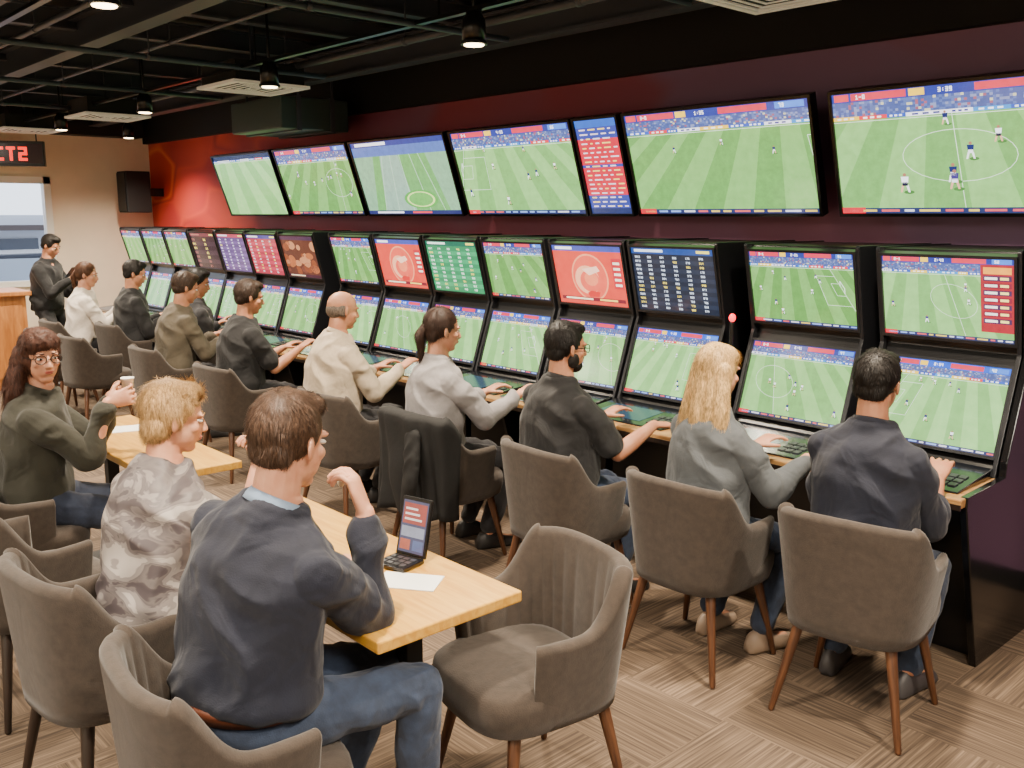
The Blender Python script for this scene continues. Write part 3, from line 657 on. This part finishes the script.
boxo('keyboard_base',(-.06,-.085,0),(.06,.02,.014),M_black,parent=e,bevel=.003)
g=Geo()
for a in range(4):
    for b_ in range(3): g.box((-.05+a*.026,-.07+b_*.026,.014),(-.03+a*.026,-.052+b_*.026,.017))
g.mesh('keys',M_steel,parent=e)
lid=boxo('lid',(-.06,0,0),(.06,.012,.19),M_black,parent=e,bevel=.003); lid.location=(0,.02,.012); lid.rotation_euler=(math.radians(-14),0,0)
c=Canvas(.104,.168); c.rect(0,0,1,1,(60,60,80),0); c.rect(.05,.55,.95,.95,(130,56,50),1); c.rect(.05,.3,.95,.5,(120,120,130),1); c.rect(.05,.05,.45,.25,(150,76,58),1); c.rect(.55,.05,.95,.25,(70,80,110),1)
for i in range(3): c.rect(.12,.62+i*.1,.8-i*.1,.66+i*.1,(190,176,164),2)
sc_=c.build('screen',lid,(0,-.0015,.011),0)
def cup(x,y,z,label,r=.035,h=.09,mat=M_white):
    g=Geo(); n=24
    R=lambda rr,zz:[V((rr*math.cos(2*math.pi*j/n),rr*math.sin(2*math.pi*j/n),zz)) for j in range(n)]
    g.loft([R(r*.75,0),R(r,h),R(r*1.06,h),R(r*1.06,h-.006),R(r*.9,h-.004),R(r*.68,.008)]); o=g.mesh('cup',mat,True); o.location=(x,y,z); tag(o,label,'cup'); return o
e=empty('counter',(-11.2,2.1,0)); tag(e,'wooden service counter with panelled front','counter')
boxo('counter_body',(-.3,-.95,0),(.3,.78,1.0),M_counter,parent=e); boxo('counter_top',(-.36,-1,1.0),(.36,.83,1.05),M_counter,parent=e,bevel=.008)
for k in range(4): boxo('front_panel',(.3,-.88+k*.42,.12),(.312,-.52+k*.42,.9),M_counter,parent=e,bevel=.004)
e=empty('led_sign',(-11.75,3.36,2.43),math.radians(62)); tag(e,'black hanging sign with red glowing characters','sign')
boxo('sign_case',(-.62,.01,-.03),(.08,.08,.25),M_black,parent=e,bevel=.004)
c=Canvas(.66,.22); c.rect(0,0,1,1,(14,3,3),0); c.text(.06,.14,.70,'ECT2',(255,40,20),2); o=c.build('sign_face',e,(-.27,.008,-.0),0)
for x in (-.5,0):
    g=Geo(); g.cap((x,.045,.25),.008,(x,.045,.8),.008); g.mesh('hanger',M_black,True,parent=e)
e=empty('loudspeaker',(-11.9,4.5,1.88)); tag(e,'black box loudspeaker mounted high in the corner','speaker')
boxo('speaker_cabinet',(-.15,-.15,0),(.15,.15,.5),M_blackm,parent=e,bevel=.01)
boxo('speaker_grille',(-.13,-.16,.02),(.13,-.15,.48),M_metal,parent=e); boxo('wall_bracket',(-.05,.15,.2),(.05,.35,.3),M_metal,parent=e)
# ---------------------------------------------------------------- people
def ik(A,B,l1,l2,pole):
    d=B-A; D=d.length
    if D>(l1+l2)*.995: B=A+d.normalized()*(l1+l2)*.995; d=B-A; D=d.length
    D=max(D,abs(l1-l2)+.02); n=d.normalized(); a=(l1*l1-l2*l2+D*D)/(2*D); h=math.sqrt(max(0,l1*l1-a*a))
    p=V(pole); p=(p-n*p.dot(n)).normalized(); return A+n*a+p*h,B
def hand(g,W,hd,pn,inner,curl,s):
    hd=V(hd).normalized(); pn=V(pn); pn=(pn-hd*pn.dot(hd)).normalized(); sd=hd.cross(pn)
    if sd.dot(V(inner))<0: sd=-sd
    rs=[]
    for t,wd,th in ((-.01,.024,.02),(.02,.032,.018),(.05,.040,.016),(.085,.043,.014),(.097,.036,.010)): rs.append((W+hd*t*s,sd*wd*s,pn*th*s))
    g.eloft(rs,16)
    for i,Lf in enumerate((.072,.08,.075,.058)):
        o=1.5-i; p=W+hd*.088*s+sd*o*.0225*s; d0=(hd+sd*o*.10).normalized(); ang=.1*curl; r=.0092
        for fr,da in ((.45,.5),(.3,.9),(.25,.7)):
            ang+=da*curl*(1+.12*(i-1)); d=d0*math.cos(ang)+pn*math.sin(ang); q=p+d*Lf*fr*s; g.cap(p,r*s,q,(r-.0006)*s,10); p=q; r-=.0006
            if i==1: tip=q
    p=W+hd*.022*s+sd*.024*s; d=(hd*.62+sd*.72+pn*.25).normalized(); q=p+d*.046*s; g.cap(p,.0135*s,q,.0108*s,10)
    d2=(hd*.85+sd*.35+pn*(.2+.4*curl)).normalized(); g.cap(q,.0108*s,q+d2*.034*s,.0088*s,10)
    return (tip+q+d2*.034*s)/2
skins={'a':skinmat((206,154,126)),'b':skinmat((186,134,104)),'c':skinmat((170,118,88))}
M_eye=simple('eye_white',(205,200,194),.2); M_iris=simple('iris',(50,34,24),.15); M_lip=simple('lips',(170,90,80),.4)
def strands(o,H,R,F,U,s,n,L,lift,jit,droop,wid,seed=1,part=False):
    rr=random.Random(seed); me=o.data; P=me.polygons; np_=len(P)
    vs=[tuple(v.co) for v in me.vertices]; fs=[tuple(p.vertices) for p in P]
    crown=H(0,-.045,.13); HC=H(0,0,0)
    for k in range(n):
        pl_=P[rr.randrange(np_)]; nn=pl_.normal; p=pl_.center+V((rr.uniform(-1,1),rr.uniform(-1,1),rr.uniform(-1,1)))*.003
        t=p-crown; hgt=max(0,min(1,(crown.z-p.z)/.25)); t-=nn*t.dot(nn); nearc=(p-crown).length<.05*s
        rel=(p-HC)/s; fy=rel.dot(F); fx=rel.dot(R); fz=rel.dot(U)
        if not part and fy>.0 and fz<.05: continue
        if part and fy>.02 and fz<.03: continue
        if t.length<1e-3 or (nearc and not part): t=t*12+V((rr.uniform(-1,1),rr.uniform(-1,1),0))*.6
        if t.length<1e-4: continue
        t.normalize(); dr=droop*min(1,.3+hgt)
        if part and fz>.06: t=(R*(1 if fx>0 else -1)-F*.8); t-=nn*t.dot(nn); t.normalize(); dr=droop*.4
        t=t*(1-dr)+V((0,0,-1))*dr; t-=nn*t.dot(nn)*.9
        if t.length<1e-3: continue
        t.normalize(); cl=noise.noise_vector(p*22)*jit+V((rr.uniform(-1,1),rr.uniform(-1,1),rr.uniform(-1,1)))*jit*.35
        li=lift
        if not part and fy>.03: t=(R*.8-F*.5+U*.1); t-=nn*t.dot(nn); t.normalize(); li=lift*.5
        d=(t+nn*li+cl).normalized(); q=p-nn*.002; l=L*rr.uniform(.6,1.15)*s/4; w0=wid*rr.uniform(.7,1.2)*s
        if part and fz>-.02: l*=.35
        if fz<-.04 and L<.04: l*=.5
        sd=d.cross(nn); 
        if sd.length<1e-3: continue
        sd.normalize(); b0=len(vs)
        for j in range(5):
            ww=w0*(1-j/4.6); vs.append(tuple(q-sd*ww)); vs.append(tuple(q+sd*ww))
            q=q+d*l; d=(d-nn*lift*.5+V((0,0,-.10))+noise.noise_vector(q*16)*jit*.45).normalized()
        for j in range(4): a=b0+2*j; fs.append((a,a+1,a+3,a+2))
    m2=bpy.data.meshes.new('hair'); m2.from_pydata(vs,[],fs); m2.materials.append(me.materials[0])
    m2.polygons.foreach_set('use_smooth',[True]*len(m2.polygons)); o.data=m2; bpy.data.meshes.remove(me)
def person(label,x,y,yaw,shirt,pants,hair='short',hcol=(50,36,28),skin='b',sleeve='long',pz=.572,lean=8,side=0,twist=0,head=(0,5,0),
           RH=(.16,.40,.83),LH=(-.16,.40,.83),Rd=None,Ld=None,Rp=(0,0,-1),Lp=(0,0,-1),curl=(.5,.5),RF=(.12,.28,.095),LF=(-.12,.28,.095),s=1.,fat=1.,sw=1.,vox=.006,
           face=False,beard=False,shoe=(30,28,28),belt=None,glasses=False,legyaw=0,elb=(.22,-.3,-1),collar=None,elbL=None,leg=1.0):
    P=V((0,0,pz)); B=Geo(); S=Geo(); T=Geo(); sm=skins[skin]; grip=None
    def spine(t):
        n=max(1,int(abs(t)/.02)); p=P.copy(); up=V((0,0,1))
        if t<0: return p+V((0,0,t*s)),up,0
        for k in range(n):
            tt=t*(k+.5)/n; a=math.radians(lean)*(.35+1.3*tt/.5); b_=math.radians(side)*(.5+tt/.5)
            up=V((math.sin(b_),math.sin(a),math.cos(a))).normalized(); p=p+up*(t/n)*s
        return p,up,t
    def fr(t):
        p,up,_=spine(t); tw=math.radians(twist)*min(1,max(0,t)/.35); r=V((math.cos(tw),math.sin(tw),0)); r=(r-up*r.dot(up)).normalized(); f=up.cross(r)
        return p,r,f,up
    prof=[(-.07,.13,.10),(-.03,.158,.118),(.05,.158,.118),(.13,.142,.108),(.22,.150,.112),(.31,.168,.118),(.39,.172,.112),(.445,.15,.092),(.48,.10,.075),(.51,.064,.062),(.55,.056,.058)]
    sprof=[(-.035 if not belt else .055,.165,.125),(.0 if not belt else .065,.174,.134),(.08,.176,.136),(.13,.168,.130),(.22,.166,.126),(.31,.174,.126),(.39,.176,.116),(.445,.150,.095),(.48,.100,.077),(.51,.066,.064),(.525,.060,.060)]
    def torso(G,inf,pr):
        rs=[]
        for t,rx,ry in pr:
            p,r,f,up=fr(t); ft=1+(fat-1)*max(0,1-abs(t-.14)/.25); q=(rx*ft*(sw if t>.25 else 1)+inf)*s; h=(ry*ft+inf)*s
            rs.append((p+f*(ft-1)*.06*s,r*q,f*h))
        G.eloft(rs,28)
    torso(B,0,prof); torso(S,.014,sprof)
    sp,sr,sf,su=fr(.43)
    nb,nr,nf,nu=fr(.52); hy=math.radians(head[0]+twist); hp_=math.radians(head[1]); hr=math.radians(head[2])
    Rm=Matrix.Rotation(hy,3,'Z')@Matrix.Rotation(-hp_,3,'X')@Matrix.Rotation(hr,3,'Y')
    R=Rm@V((1,0,0)); F=Rm@V((0,1,0)); U=Rm@V((0,0,1))
    HC=nb+(nu*.5+U*.5+V((0,0,.3))).normalized()*.148*s+F*.018*s
    H=lambda a,b_,c_: HC+(R*a+F*b_+U*c_)*s
    def he(G,c_,r_,n=18,m=10): G.ell(H(*c_),R*r_[0]*s,F*r_[1]*s,U*r_[2]*s,n,m)
    B.cap(nb-nu*.05*s,.062*s*(sw*.5+.5),H(0,-.025,-.06),.054*s)
    he(B,(0,-.012,.028),(.073,.094,.085)); he(B,(0,.02,-.032),(.059,.070,.078)); he(B,(0,.05,-.092),(.030,.028,.02)); he(B,(0,.0,-.065),(.053,.055,.035))
    for q in (-1,1):
        he(B,(q*.037,.056,-.022),(.022,.02,.02)); he(B,(q*.03,.076,.022),(.02,.012,.009)); he(B,(q*.009,.094,-.033),(.008,.010,.007))
        B.ell(H(q*.077,-.008,-.006),(R*.5*q+F*-.85).normalized()*.017*s,(R*.85*q+F*.5).normalized()*.007*s,U*.031*s,12,8)
    B.cap(H(0,.082,.01),.008*s,H(0,.102,-.03),.0105*s,10); he(B,(0,.082,-.054),(.023,.010,.006)); he(B,(0,.081,-.064),(.020,.010,.006))
    for q,HT,hd,pn,cu in ((1,RH,Rd,Rp,curl[0]),(-1,LH,Ld,Lp,curl[1])):
        SJ=sp+sr*q*.156*s*sw-su*.026*s
        eb=elb if (q>0 or elbL is None) else elbL
        pole=V((eb[0]*q,eb[1],eb[2])); E,W=ik(SJ,V(HT),.285*s,.255*s,pole)
        B.cap(SJ,.050*s,E,.038*s); B.cap(E,.040*s,E.lerp(W,.35),.041*s); B.cap(E.lerp(W,.35),.041*s,W,.025*s); 
        if hd is None: hd=(W-E).normalized()
        gp=hand(B,W,hd,pn,V((-q,0,0)),cu,s)
        if q>0: grip=gp
        S.cap(sp+su*.035*s+sr*q*.05*s,.050*s,SJ,.058*s)
        if sleeve=='long': S.cap(SJ,.062*s*(.6+.4*fat),E,.053*s); S.cap(E,.053*s,E.lerp(W,.84),.037*s); S.cap(E.lerp(W,.78),.039*s,E.lerp(W,.86),.036*s)
        elif sleeve=='rolled': S.cap(SJ,.062*s*(.6+.4*fat),E,.055*s); S.cap(E,.054*s,E.lerp(W,.3),.051*s); S.cap(E.lerp(W,.2),.054*s,E.lerp(W,.34),.053*s)
        else:
            A1=SJ.lerp(E,.72); S.cap(SJ,.062*s*(.6+.4*fat),A1,.064*s)
    ly=Matrix.Rotation(math.radians(legyaw),3,'Z'); shoes=[]
    T.ell(P+V((0,-.01,.0)),V((.172*s*(.5+.5*fat),0,0)),V((0,.130*s*(.5+.5*fat),0)),V((0,0,.10*s))); 
    stand=pz>.75
    if stand: T.eloft([(P+V((0,0,-.1*s)),V((.16*s,0,0)),V((0,.11*s,0))),(P+V((0,0,.08*s)),V((.155*s,0,0)),V((0,.115*s,0)))],24)
    if belt: T.eloft([(P,V((.172*s*(.5+.5*fat),0,0)),V((0,.132*s*(.5+.5*fat),0))),(P+V((0,0,.075*s)),V((.176*s*(.5+.5*fat),0,0)),V((0,.138*s*(.5+.5*fat),0)))],28)
    for q,FT in ((1,RF),(-1,LF)):
        HJ=P+ly@V((q*.09*s,0,0 if stand else -.004)); K,A=ik(HJ,V(FT),.43*s,.42*s,ly@V((q*.05,1,.5 if not stand else 0)))
        A=V(FT)
        B.cap(HJ,.074*s*leg,K,.048*s*leg); B.cap(K,.048*s*leg,A,.032*s)
        fd=ly@V((q*.15,1,0)).normalized(); B.cap(A+V((0,0,-.045)),.034*s,A+fd*.13*s+V((0,0,-.058)),.024*s,12)
        T.cap(HJ,.088*s*(.5+.5*fat)*leg,K,.062*s*leg); T.cap(K,.062*s*leg,A+(K-A).normalized()*.035*s,.050*s)
        G=Geo(); rs=[]; a0=V((A.x,A.y,0))-fd*.075*s; rt=V((fd.y,-fd.x,0))
        for t,wd,hh in ((0,.022,.05),(.02,.034,.085),(.07,.038,.10),(.11,.038,.085),(.16,.043,.06),(.21,.044,.05),(.25,.036,.042),(.272,.018,.028)):
            rs.append([a0+fd*t*s+rt*wd*s*x_+V((0,0,.004+hh*s*z_)) for x_,z_ in ((-.9,0),(-1,.12),(-1,.35),(-.8,.75),(-.35,1),(.35,1),(.8,.75),(1,.35),(1,.12),(.9,0))])
        G.loft(rs); shoes.append(G)
    root=B.solid('person',sm,vox,3); root.location=(x,y,0); root.rotation_euler=(0,0,math.radians(yaw)); tag(root,label,'person')
    S.solid('shirt',shirt,vox*1.15,4,(.028,7,.8),root); T.solid('trousers',pants,vox*1.25,3,(.016,9,.8),root)
    sh_m=simple('shoe',shoe,.5)
    for G in shoes: G.mesh('shoe',sh_m,True,parent=root)
    if belt:
        rr=[]
        p,r,f,up=P+V((0,0,.058*s)),V((1,0,0)),V((0,1,0)),V((0,0,1))
        for j in range(48):
            A=2*math.pi*j/48; d=(r*math.cos(A)*(.178*(.5+.5*fat)+.004)+f*math.sin(A)*(.140*(.5+.5*fat)+.004))*s; o=d.normalized()
            rr.append([p+d+up*.018,p+d*1.03+up*.018,p+d*1.03-up*.018,p+d-up*.018])
        n=len(rr); vs=[v for q in rr for v in q]; fs=[]
        for i in range(n):
            for j in range(4): a=i*4+j; b_=i*4+(j+1)%4; c_=((i+1)%n)*4+(j+1)%4; d_=((i+1)%n)*4+j; fs.append((a,b_,c_,d_))
        mk('belt',vs,fs,simple('leather',belt,.4),True,parent=root)
    if collar:
        p,r,f,up=fr(.515); n=24
        vs=[];fs=[]
        for j in range(n):
            A=2*math.pi*j/n; dd=r*math.cos(A)+f*math.sin(A)
            for rad,hh in ((.064,.022),(.068,.024),(.082,-.004),(.074,-.008)): vs.append(p+dd*rad*s+up*(hh-.015*math.sin(A))*s)
        for i in range(n):
            for j in range(4): fs.append((i*4+j,i*4+(j+1)%4,((i+1)%n)*4+(j+1)%4,((i+1)%n)*4+j))
        mk('collar',vs,fs,collar,True,parent=root)
    if hair:
        G=Geo(); hm=hairmat(hcol); dsp=(.003,40,.6)
        st=dict(n=9000,L=.026,lift=.35,jit=.4,droop=.2,wid=.0009)
        e_=.003 if vox>=.0065 else .001
        he(G,(0,-.022,.038),(.079+e_,.092+e_,.090+e_),24,14); he(G,(0,-.056,-.010),(.065+e_,.045+e_,.054))
        for q in (-1,1): he(G,(q*.066,.0,.03),(.012+e_,.022,.036))
        if hair=='short': he(G,(0,.030,.090),(.057,.054,.030+e_))
        if hair=='bald': G=Geo(); he(G,(0,-.056,-.004),(.068,.050,.052)); [he(G,(q*.064,-.025,.0),(.013,.038,.036)) for q in(-1,1)]; dsp=(.0005,38,1); st=dict(n=3500,L=.010,lift=.3,jit=.3,droop=.5,wid=.0007)
        if hair=='curly':
            he(G,(0,.02,.09),(.062,.062,.034)); he(G,(0,-.05,-.02),(.074,.056,.066))
            st=dict(n=15000,L=.05,lift=.24,jit=.45,droop=.4,wid=.0009)
        if hair in('long','longcurly'):
            he(G,(0,.0,.066),(.078,.084,.058)); he(G,(0,-.03,.0),(.086,.082,.10))
            for q in (-1,-.5,0,.5,1):
                a=H(q*.062,-.045-(.03*(1-abs(q))),.02)
                if hair=='long':
                    b1=a+V((q*.024,0,0))*s-su*.18*s-sf*.025*s; b2=b1-su*.22*s-sr*q*.008-sf*.004
                    G.cap(a,.036*s,b1,.036*s,14); G.cap(b1,.036*s,b2,.022*s,14)
                else:
                    b1=a+V((q*.030,0,0))*s-su*.17*s-sf*.02*s; G.cap(a,.036*s,b1,.040*s,14); G.cap(b1,.040*s,b1-su*.07*s,.022*s,14)
            dsp=(.003,34,.10) if hair=='long' else (.012,26,.6)
            st=dict(n=22000,L=.13,lift=.015,jit=.035,droop=.98,wid=.0009,part=True) if hair=='long' else dict(n=14000,L=.065,lift=.22,jit=.5,droop=.85,wid=.0011,part=True)
        if hair=='ponytail':
            a=H(0,-.100,.02); b1=a-F*.035*s-V((0,0,.05))*s; G.cap(a,.022*s,b1,.026*s); G.cap(b1,.026*s,b1-V((0,0,.13))*s+F*.01,.012*s)
            st=dict(n=9000,L=.05,lift=.05,jit=.12,droop=.5,wid=.001)
        ho=G.solid('hair',hm,max(.0045,vox*.9),2,dsp,root)
        strands(ho,H,R,F,U,s,seed=int(abs(x)*10),**({**st,'n':st['n'] if vox<.0068 else st['n']//3,'wid':st['wid']*(1 if vox<.0068 else 1.8)}))
        if face:
            for q in (-1,1):
                G=Geo(); G.cap(H(q*.018,.089,.026),.0035*s,H(q*.044,.078,.027),.0025*s,8); G.mesh('eyebrow',hm,True,parent=root)
    if beard:
        G=Geo(); he(G,(0,.048,-.082),(.044,.038,.034)); he(G,(0,.083,-.045),(.026,.009,.005)); [he(G,(q*.056,.012,-.055),(.010,.03,.036)) for q in (-1,1)]
        G.solid('beard',hairmat(hcol),.005,2,(.003,50,.8),root)
    if face:
        for q in (-1,1):
            G=Geo(); he(G,(q*.031,.0755,.003),(.0125,.0105,.0062)); o=G.mesh('eye',M_eye,True,parent=root)
            G=Geo(); he(G,(q*.031,.0835,.003),(.0055,.004,.0055)); G.mesh('iris',M_iris,True,parent=o)
        G=Geo(); he(G,(0,.088,-.0545),(.021,.0065,.004)); he(G,(0,.0865,-.0615),(.018,.007,.0045)); G.mesh('lips',M_lip,True,parent=root)
    if glasses:
        G=Geo()
        for q in (-1,1):
            pts=[H(q*.033+.024*math.cos(2*math.pi*j/20),.098-.006*abs(math.cos(2*math.pi*j/20)),.002+.019*math.sin(2*math.pi*j/20)) for j in range(21)]
            for j in range(20): G.cap(pts[j],.0020,pts[j+1],.0020,6)
            G.cap(H(q*.057,.092,.006),.002,H(q*.081,.0,.006),.002,6)
        G.cap(H(-.009,.099,.004),.002,H(.009,.099,.004),.002,6); G.mesh('glasses',M_black,True,parent=root)
    gw=Matrix.Rotation(math.radians(yaw),3,'Z')@grip+V((x,y,0))
    return root,gw
navy=fabric((16,21,38)); jeans=fabric((46,58,80),.9,.3,20); blk=fabric((18,18,21)); dark=fabric((34,34,38)); beige=fabric((180,164,142)); grey=fabric((140,136,137)); denim=fabric((78,82,86)); olive=fabric((80,72,58)); white=fabric((214,204,192)); darkgreen=fabric((42,41,31)); darkjeans=fabric((34,42,60),.9,.3,20)
# terminal row
person('person in navy shirt and jeans seated at the terminals',-1.58,3.22,4,navy,jeans,hcol=(24,20,18),lean=3,RH=(.14,.36,.84),LH=(-.22,.40,.84),Ld=(-.3,1,-.1),RF=(.14,.20,.095),LF=(-.16,.18,.095),sw=1.02,fat=1.05,shoe=(60,58,60),vox=.0055,sleeve='rolled',collar=navy)
person('person with long blonde hair in grey denim shirt at the terminals',-2.20,3.10,-8,denim,jeans,hair='long',hcol=(204,168,112),skin='a',lean=2,s=.97,sw=.92,RH=(.20,.38,.85),LH=(-.1,.40,.84),Rd=(-.1,1,-.15),RF=(.12,.24,.095),LF=(-.14,.2,.095),shoe=(150,130,112),vox=.0055,leg=.93)
person('bearded person in black polo shirt reaching to a terminal keypad',-3.03,3.05,-8,blk,jeans,hcol=(24,20,19),lean=3,sleeve='short',RH=(.22,.42,.86),LH=(-.14,.40,.84),Rd=(.1,1,-.1),fat=1.2,sw=1.08,head=(-10,4,0),beard=True,glasses=True,vox=.006,collar=blk)
person('person with dark ponytail in grey blouse reaching to a terminal',-3.96,3.03,-10,grey,dark,hair='ponytail',hcol=(58,40,32),skin='a',lean=4,s=1.0,sw=.92,RH=(.17,.45,.87),LH=(-.12,.40,.84),head=(-8,6,0),face=True,vox=.006,leg=.95)
person('balding person with grey hair in beige shirt at the worktop',-5.08,3.06,-6,beige,dark,hair='bald',hcol=(104,92,82),lean=8,s=1.04,RH=(.14,.45,.87),LH=(-.14,.42,.84),fat=1.15,sw=1.05,head=(-4,8,0),vox=.0062,collar=beige)
person('person in black tee seated at a terminal',-6.35,3.06,-6,blk,dark,hcol=(52,38,30),lean=8,s=1.04,sleeve='short',RH=(.14,.44,.87),LH=(-.14,.42,.84),head=(-8,10,0),face=True,fat=1.1,vox=.0068)
person('person in olive shirt seated at a terminal',-7.5,3.06,-6,olive,dark,hcol=(60,44,34),lean=9,s=1.05,RH=(.14,.43,.87),LH=(-.14,.42,.84),head=(-8,14,0),face=True,vox=.0075)
person('person in dark jacket seated close to the terminals',-7.98,3.46,-6,dark,dark,hcol=(24,22,22),lean=2,s=1.04,RH=(.14,.28,.87),LH=(-.14,.28,.87),RF=(.12,.06,.095),LF=(-.12,.06,.095),head=(-30,14,0),face=True,vox=.0075)
person('person in black jacket seated at a far terminal',-9.35,3.40,-6,blk,dark,hcol=(30,26,24),lean=4,s=1.07,RH=(.14,.34,.87),LH=(-.14,.34,.84),RF=(.12,.12,.095),LF=(-.12,.12,.095),head=(-20,14,0),face=True,vox=.0075)
person('person in white blouse seated with hands raised',-9.93,3.12,-14,white,dark,hair='ponytail',hcol=(84,54,36),skin='a',s=1.03,lean=6,RH=(.12,.40,.90),LH=(-.10,.40,.90),head=(-20,8,0),face=True,vox=.0075)
person('person in black clothes standing and looking at a phone',-11.0,3.12,-50,blk,dark,hcol=(26,22,20),pz=.87,lean=6,RH=(.06,.34,1.16),LH=(-.10,.34,1.14),RF=(.12,.0,.095),LF=(-.12,.02,.095),head=(0,22,0),s=.99,face=True,vox=.0075,curl=(1,1),Rp=(-.5,-.6,.4),Lp=(.5,-.6,.4))
# foreground
r1_,G1_=person('person in navy shirt and jeans at the table, hand near mouth',-2.14,1.0,12,navy,jeans,hcol=(74,54,41),skin='a',lean=9,side=6,twist=4,head=(0,10,0),RH=(.13,.335,1.045),LH=(-.14,.42,.80),Rd=(-.42,-.06,1),Ld=(.3,1,0),Rp=(-.85,-.45,0),curl=(.9,.6),RF=(.22,.42,.095),LF=(-.05,.36,.095),legyaw=-22,fat=1.03,sw=1.02,s=1.08,belt=(84,44,28),collar=fabric((120,140,166)),elb=(.14,.0,-1),vox=.0042,face=True,leg=.93)
person('person with tousled blond hair in grey patterned shirt at the table',-2.88,1.05,10,camo(),darkjeans,hair='curly',hcol=(178,142,94),skin='a',s=.97,sw=.98,lean=9,head=(-24,10,0),RH=(.10,.36,1.00),LH=(-.14,.40,.80),Rd=(-.2,.1,1),Rp=(-.6,-.7,0),curl=(1.1,.5),vox=.005,face=True,sleeve='rolled')
r_,G3_=person('person with long hair and glasses in dark green jacket',-4.48,1.15,-24,darkgreen,darkjeans,hair='longcurly',hcol=(70,40,28),skin='a',s=.99,sw=.95,lean=6,head=(-62,2,0),RH=(.10,.34,1.02),LH=(-.06,.34,1.02),Rd=(-.3,1,.25),Ld=(.3,1,.25),Rp=(-1,0,-.2),Lp=(1,0,-.2),curl=(.8,.8),vox=.005,face=True,glasses=True,collar=darkgreen)
cup(-4.335,1.545,1.035,'small white paper cup held in both hands',.028,.075)
g=Geo(); g.ell(V((0,0,0)),V((.013,0,0)),V((0,.011,0)),V((0,0,.020))); g.ell(V((.004,0,.013)),V((.012,0,0)),V((0,.011,0)),V((0,0,.012)))
o=g.solid('snack',simple('pastry',(226,212,186),.7,var=.15,vscale=40),.003,1); o.location=G1_; tag(o,'small pale piece of food held near the mouth','food')
e=boxo('smartphone',(-.036,-.004,-.07),(.036,.004,.07),M_black,bevel=.002); e.location=(-10.71,3.30,1.24); e.rotation_euler=(-.7,0,math.radians(-50)); tag(e,'black smartphone held in both hands','phone')
boxo('phone_screen',(-.032,-.0055,-.062),(.032,-.004,.062),simple('phscr',(120,150,190),.2,emis=(120,150,190),es=.8),parent=e)
# ---------------------------------------------------------------- camera
cam=bpy.data.cameras.new('Camera'); co=bpy.data.objects.new('Camera',cam); C.objects.link(co)
co.location=(0,0,1.85); co.rotation_euler=(math.radians(79.7),0,math.radians(47.6)); cam.sensor_width=36; cam.lens=36*930/1024
bpy.context.scene.camera=co
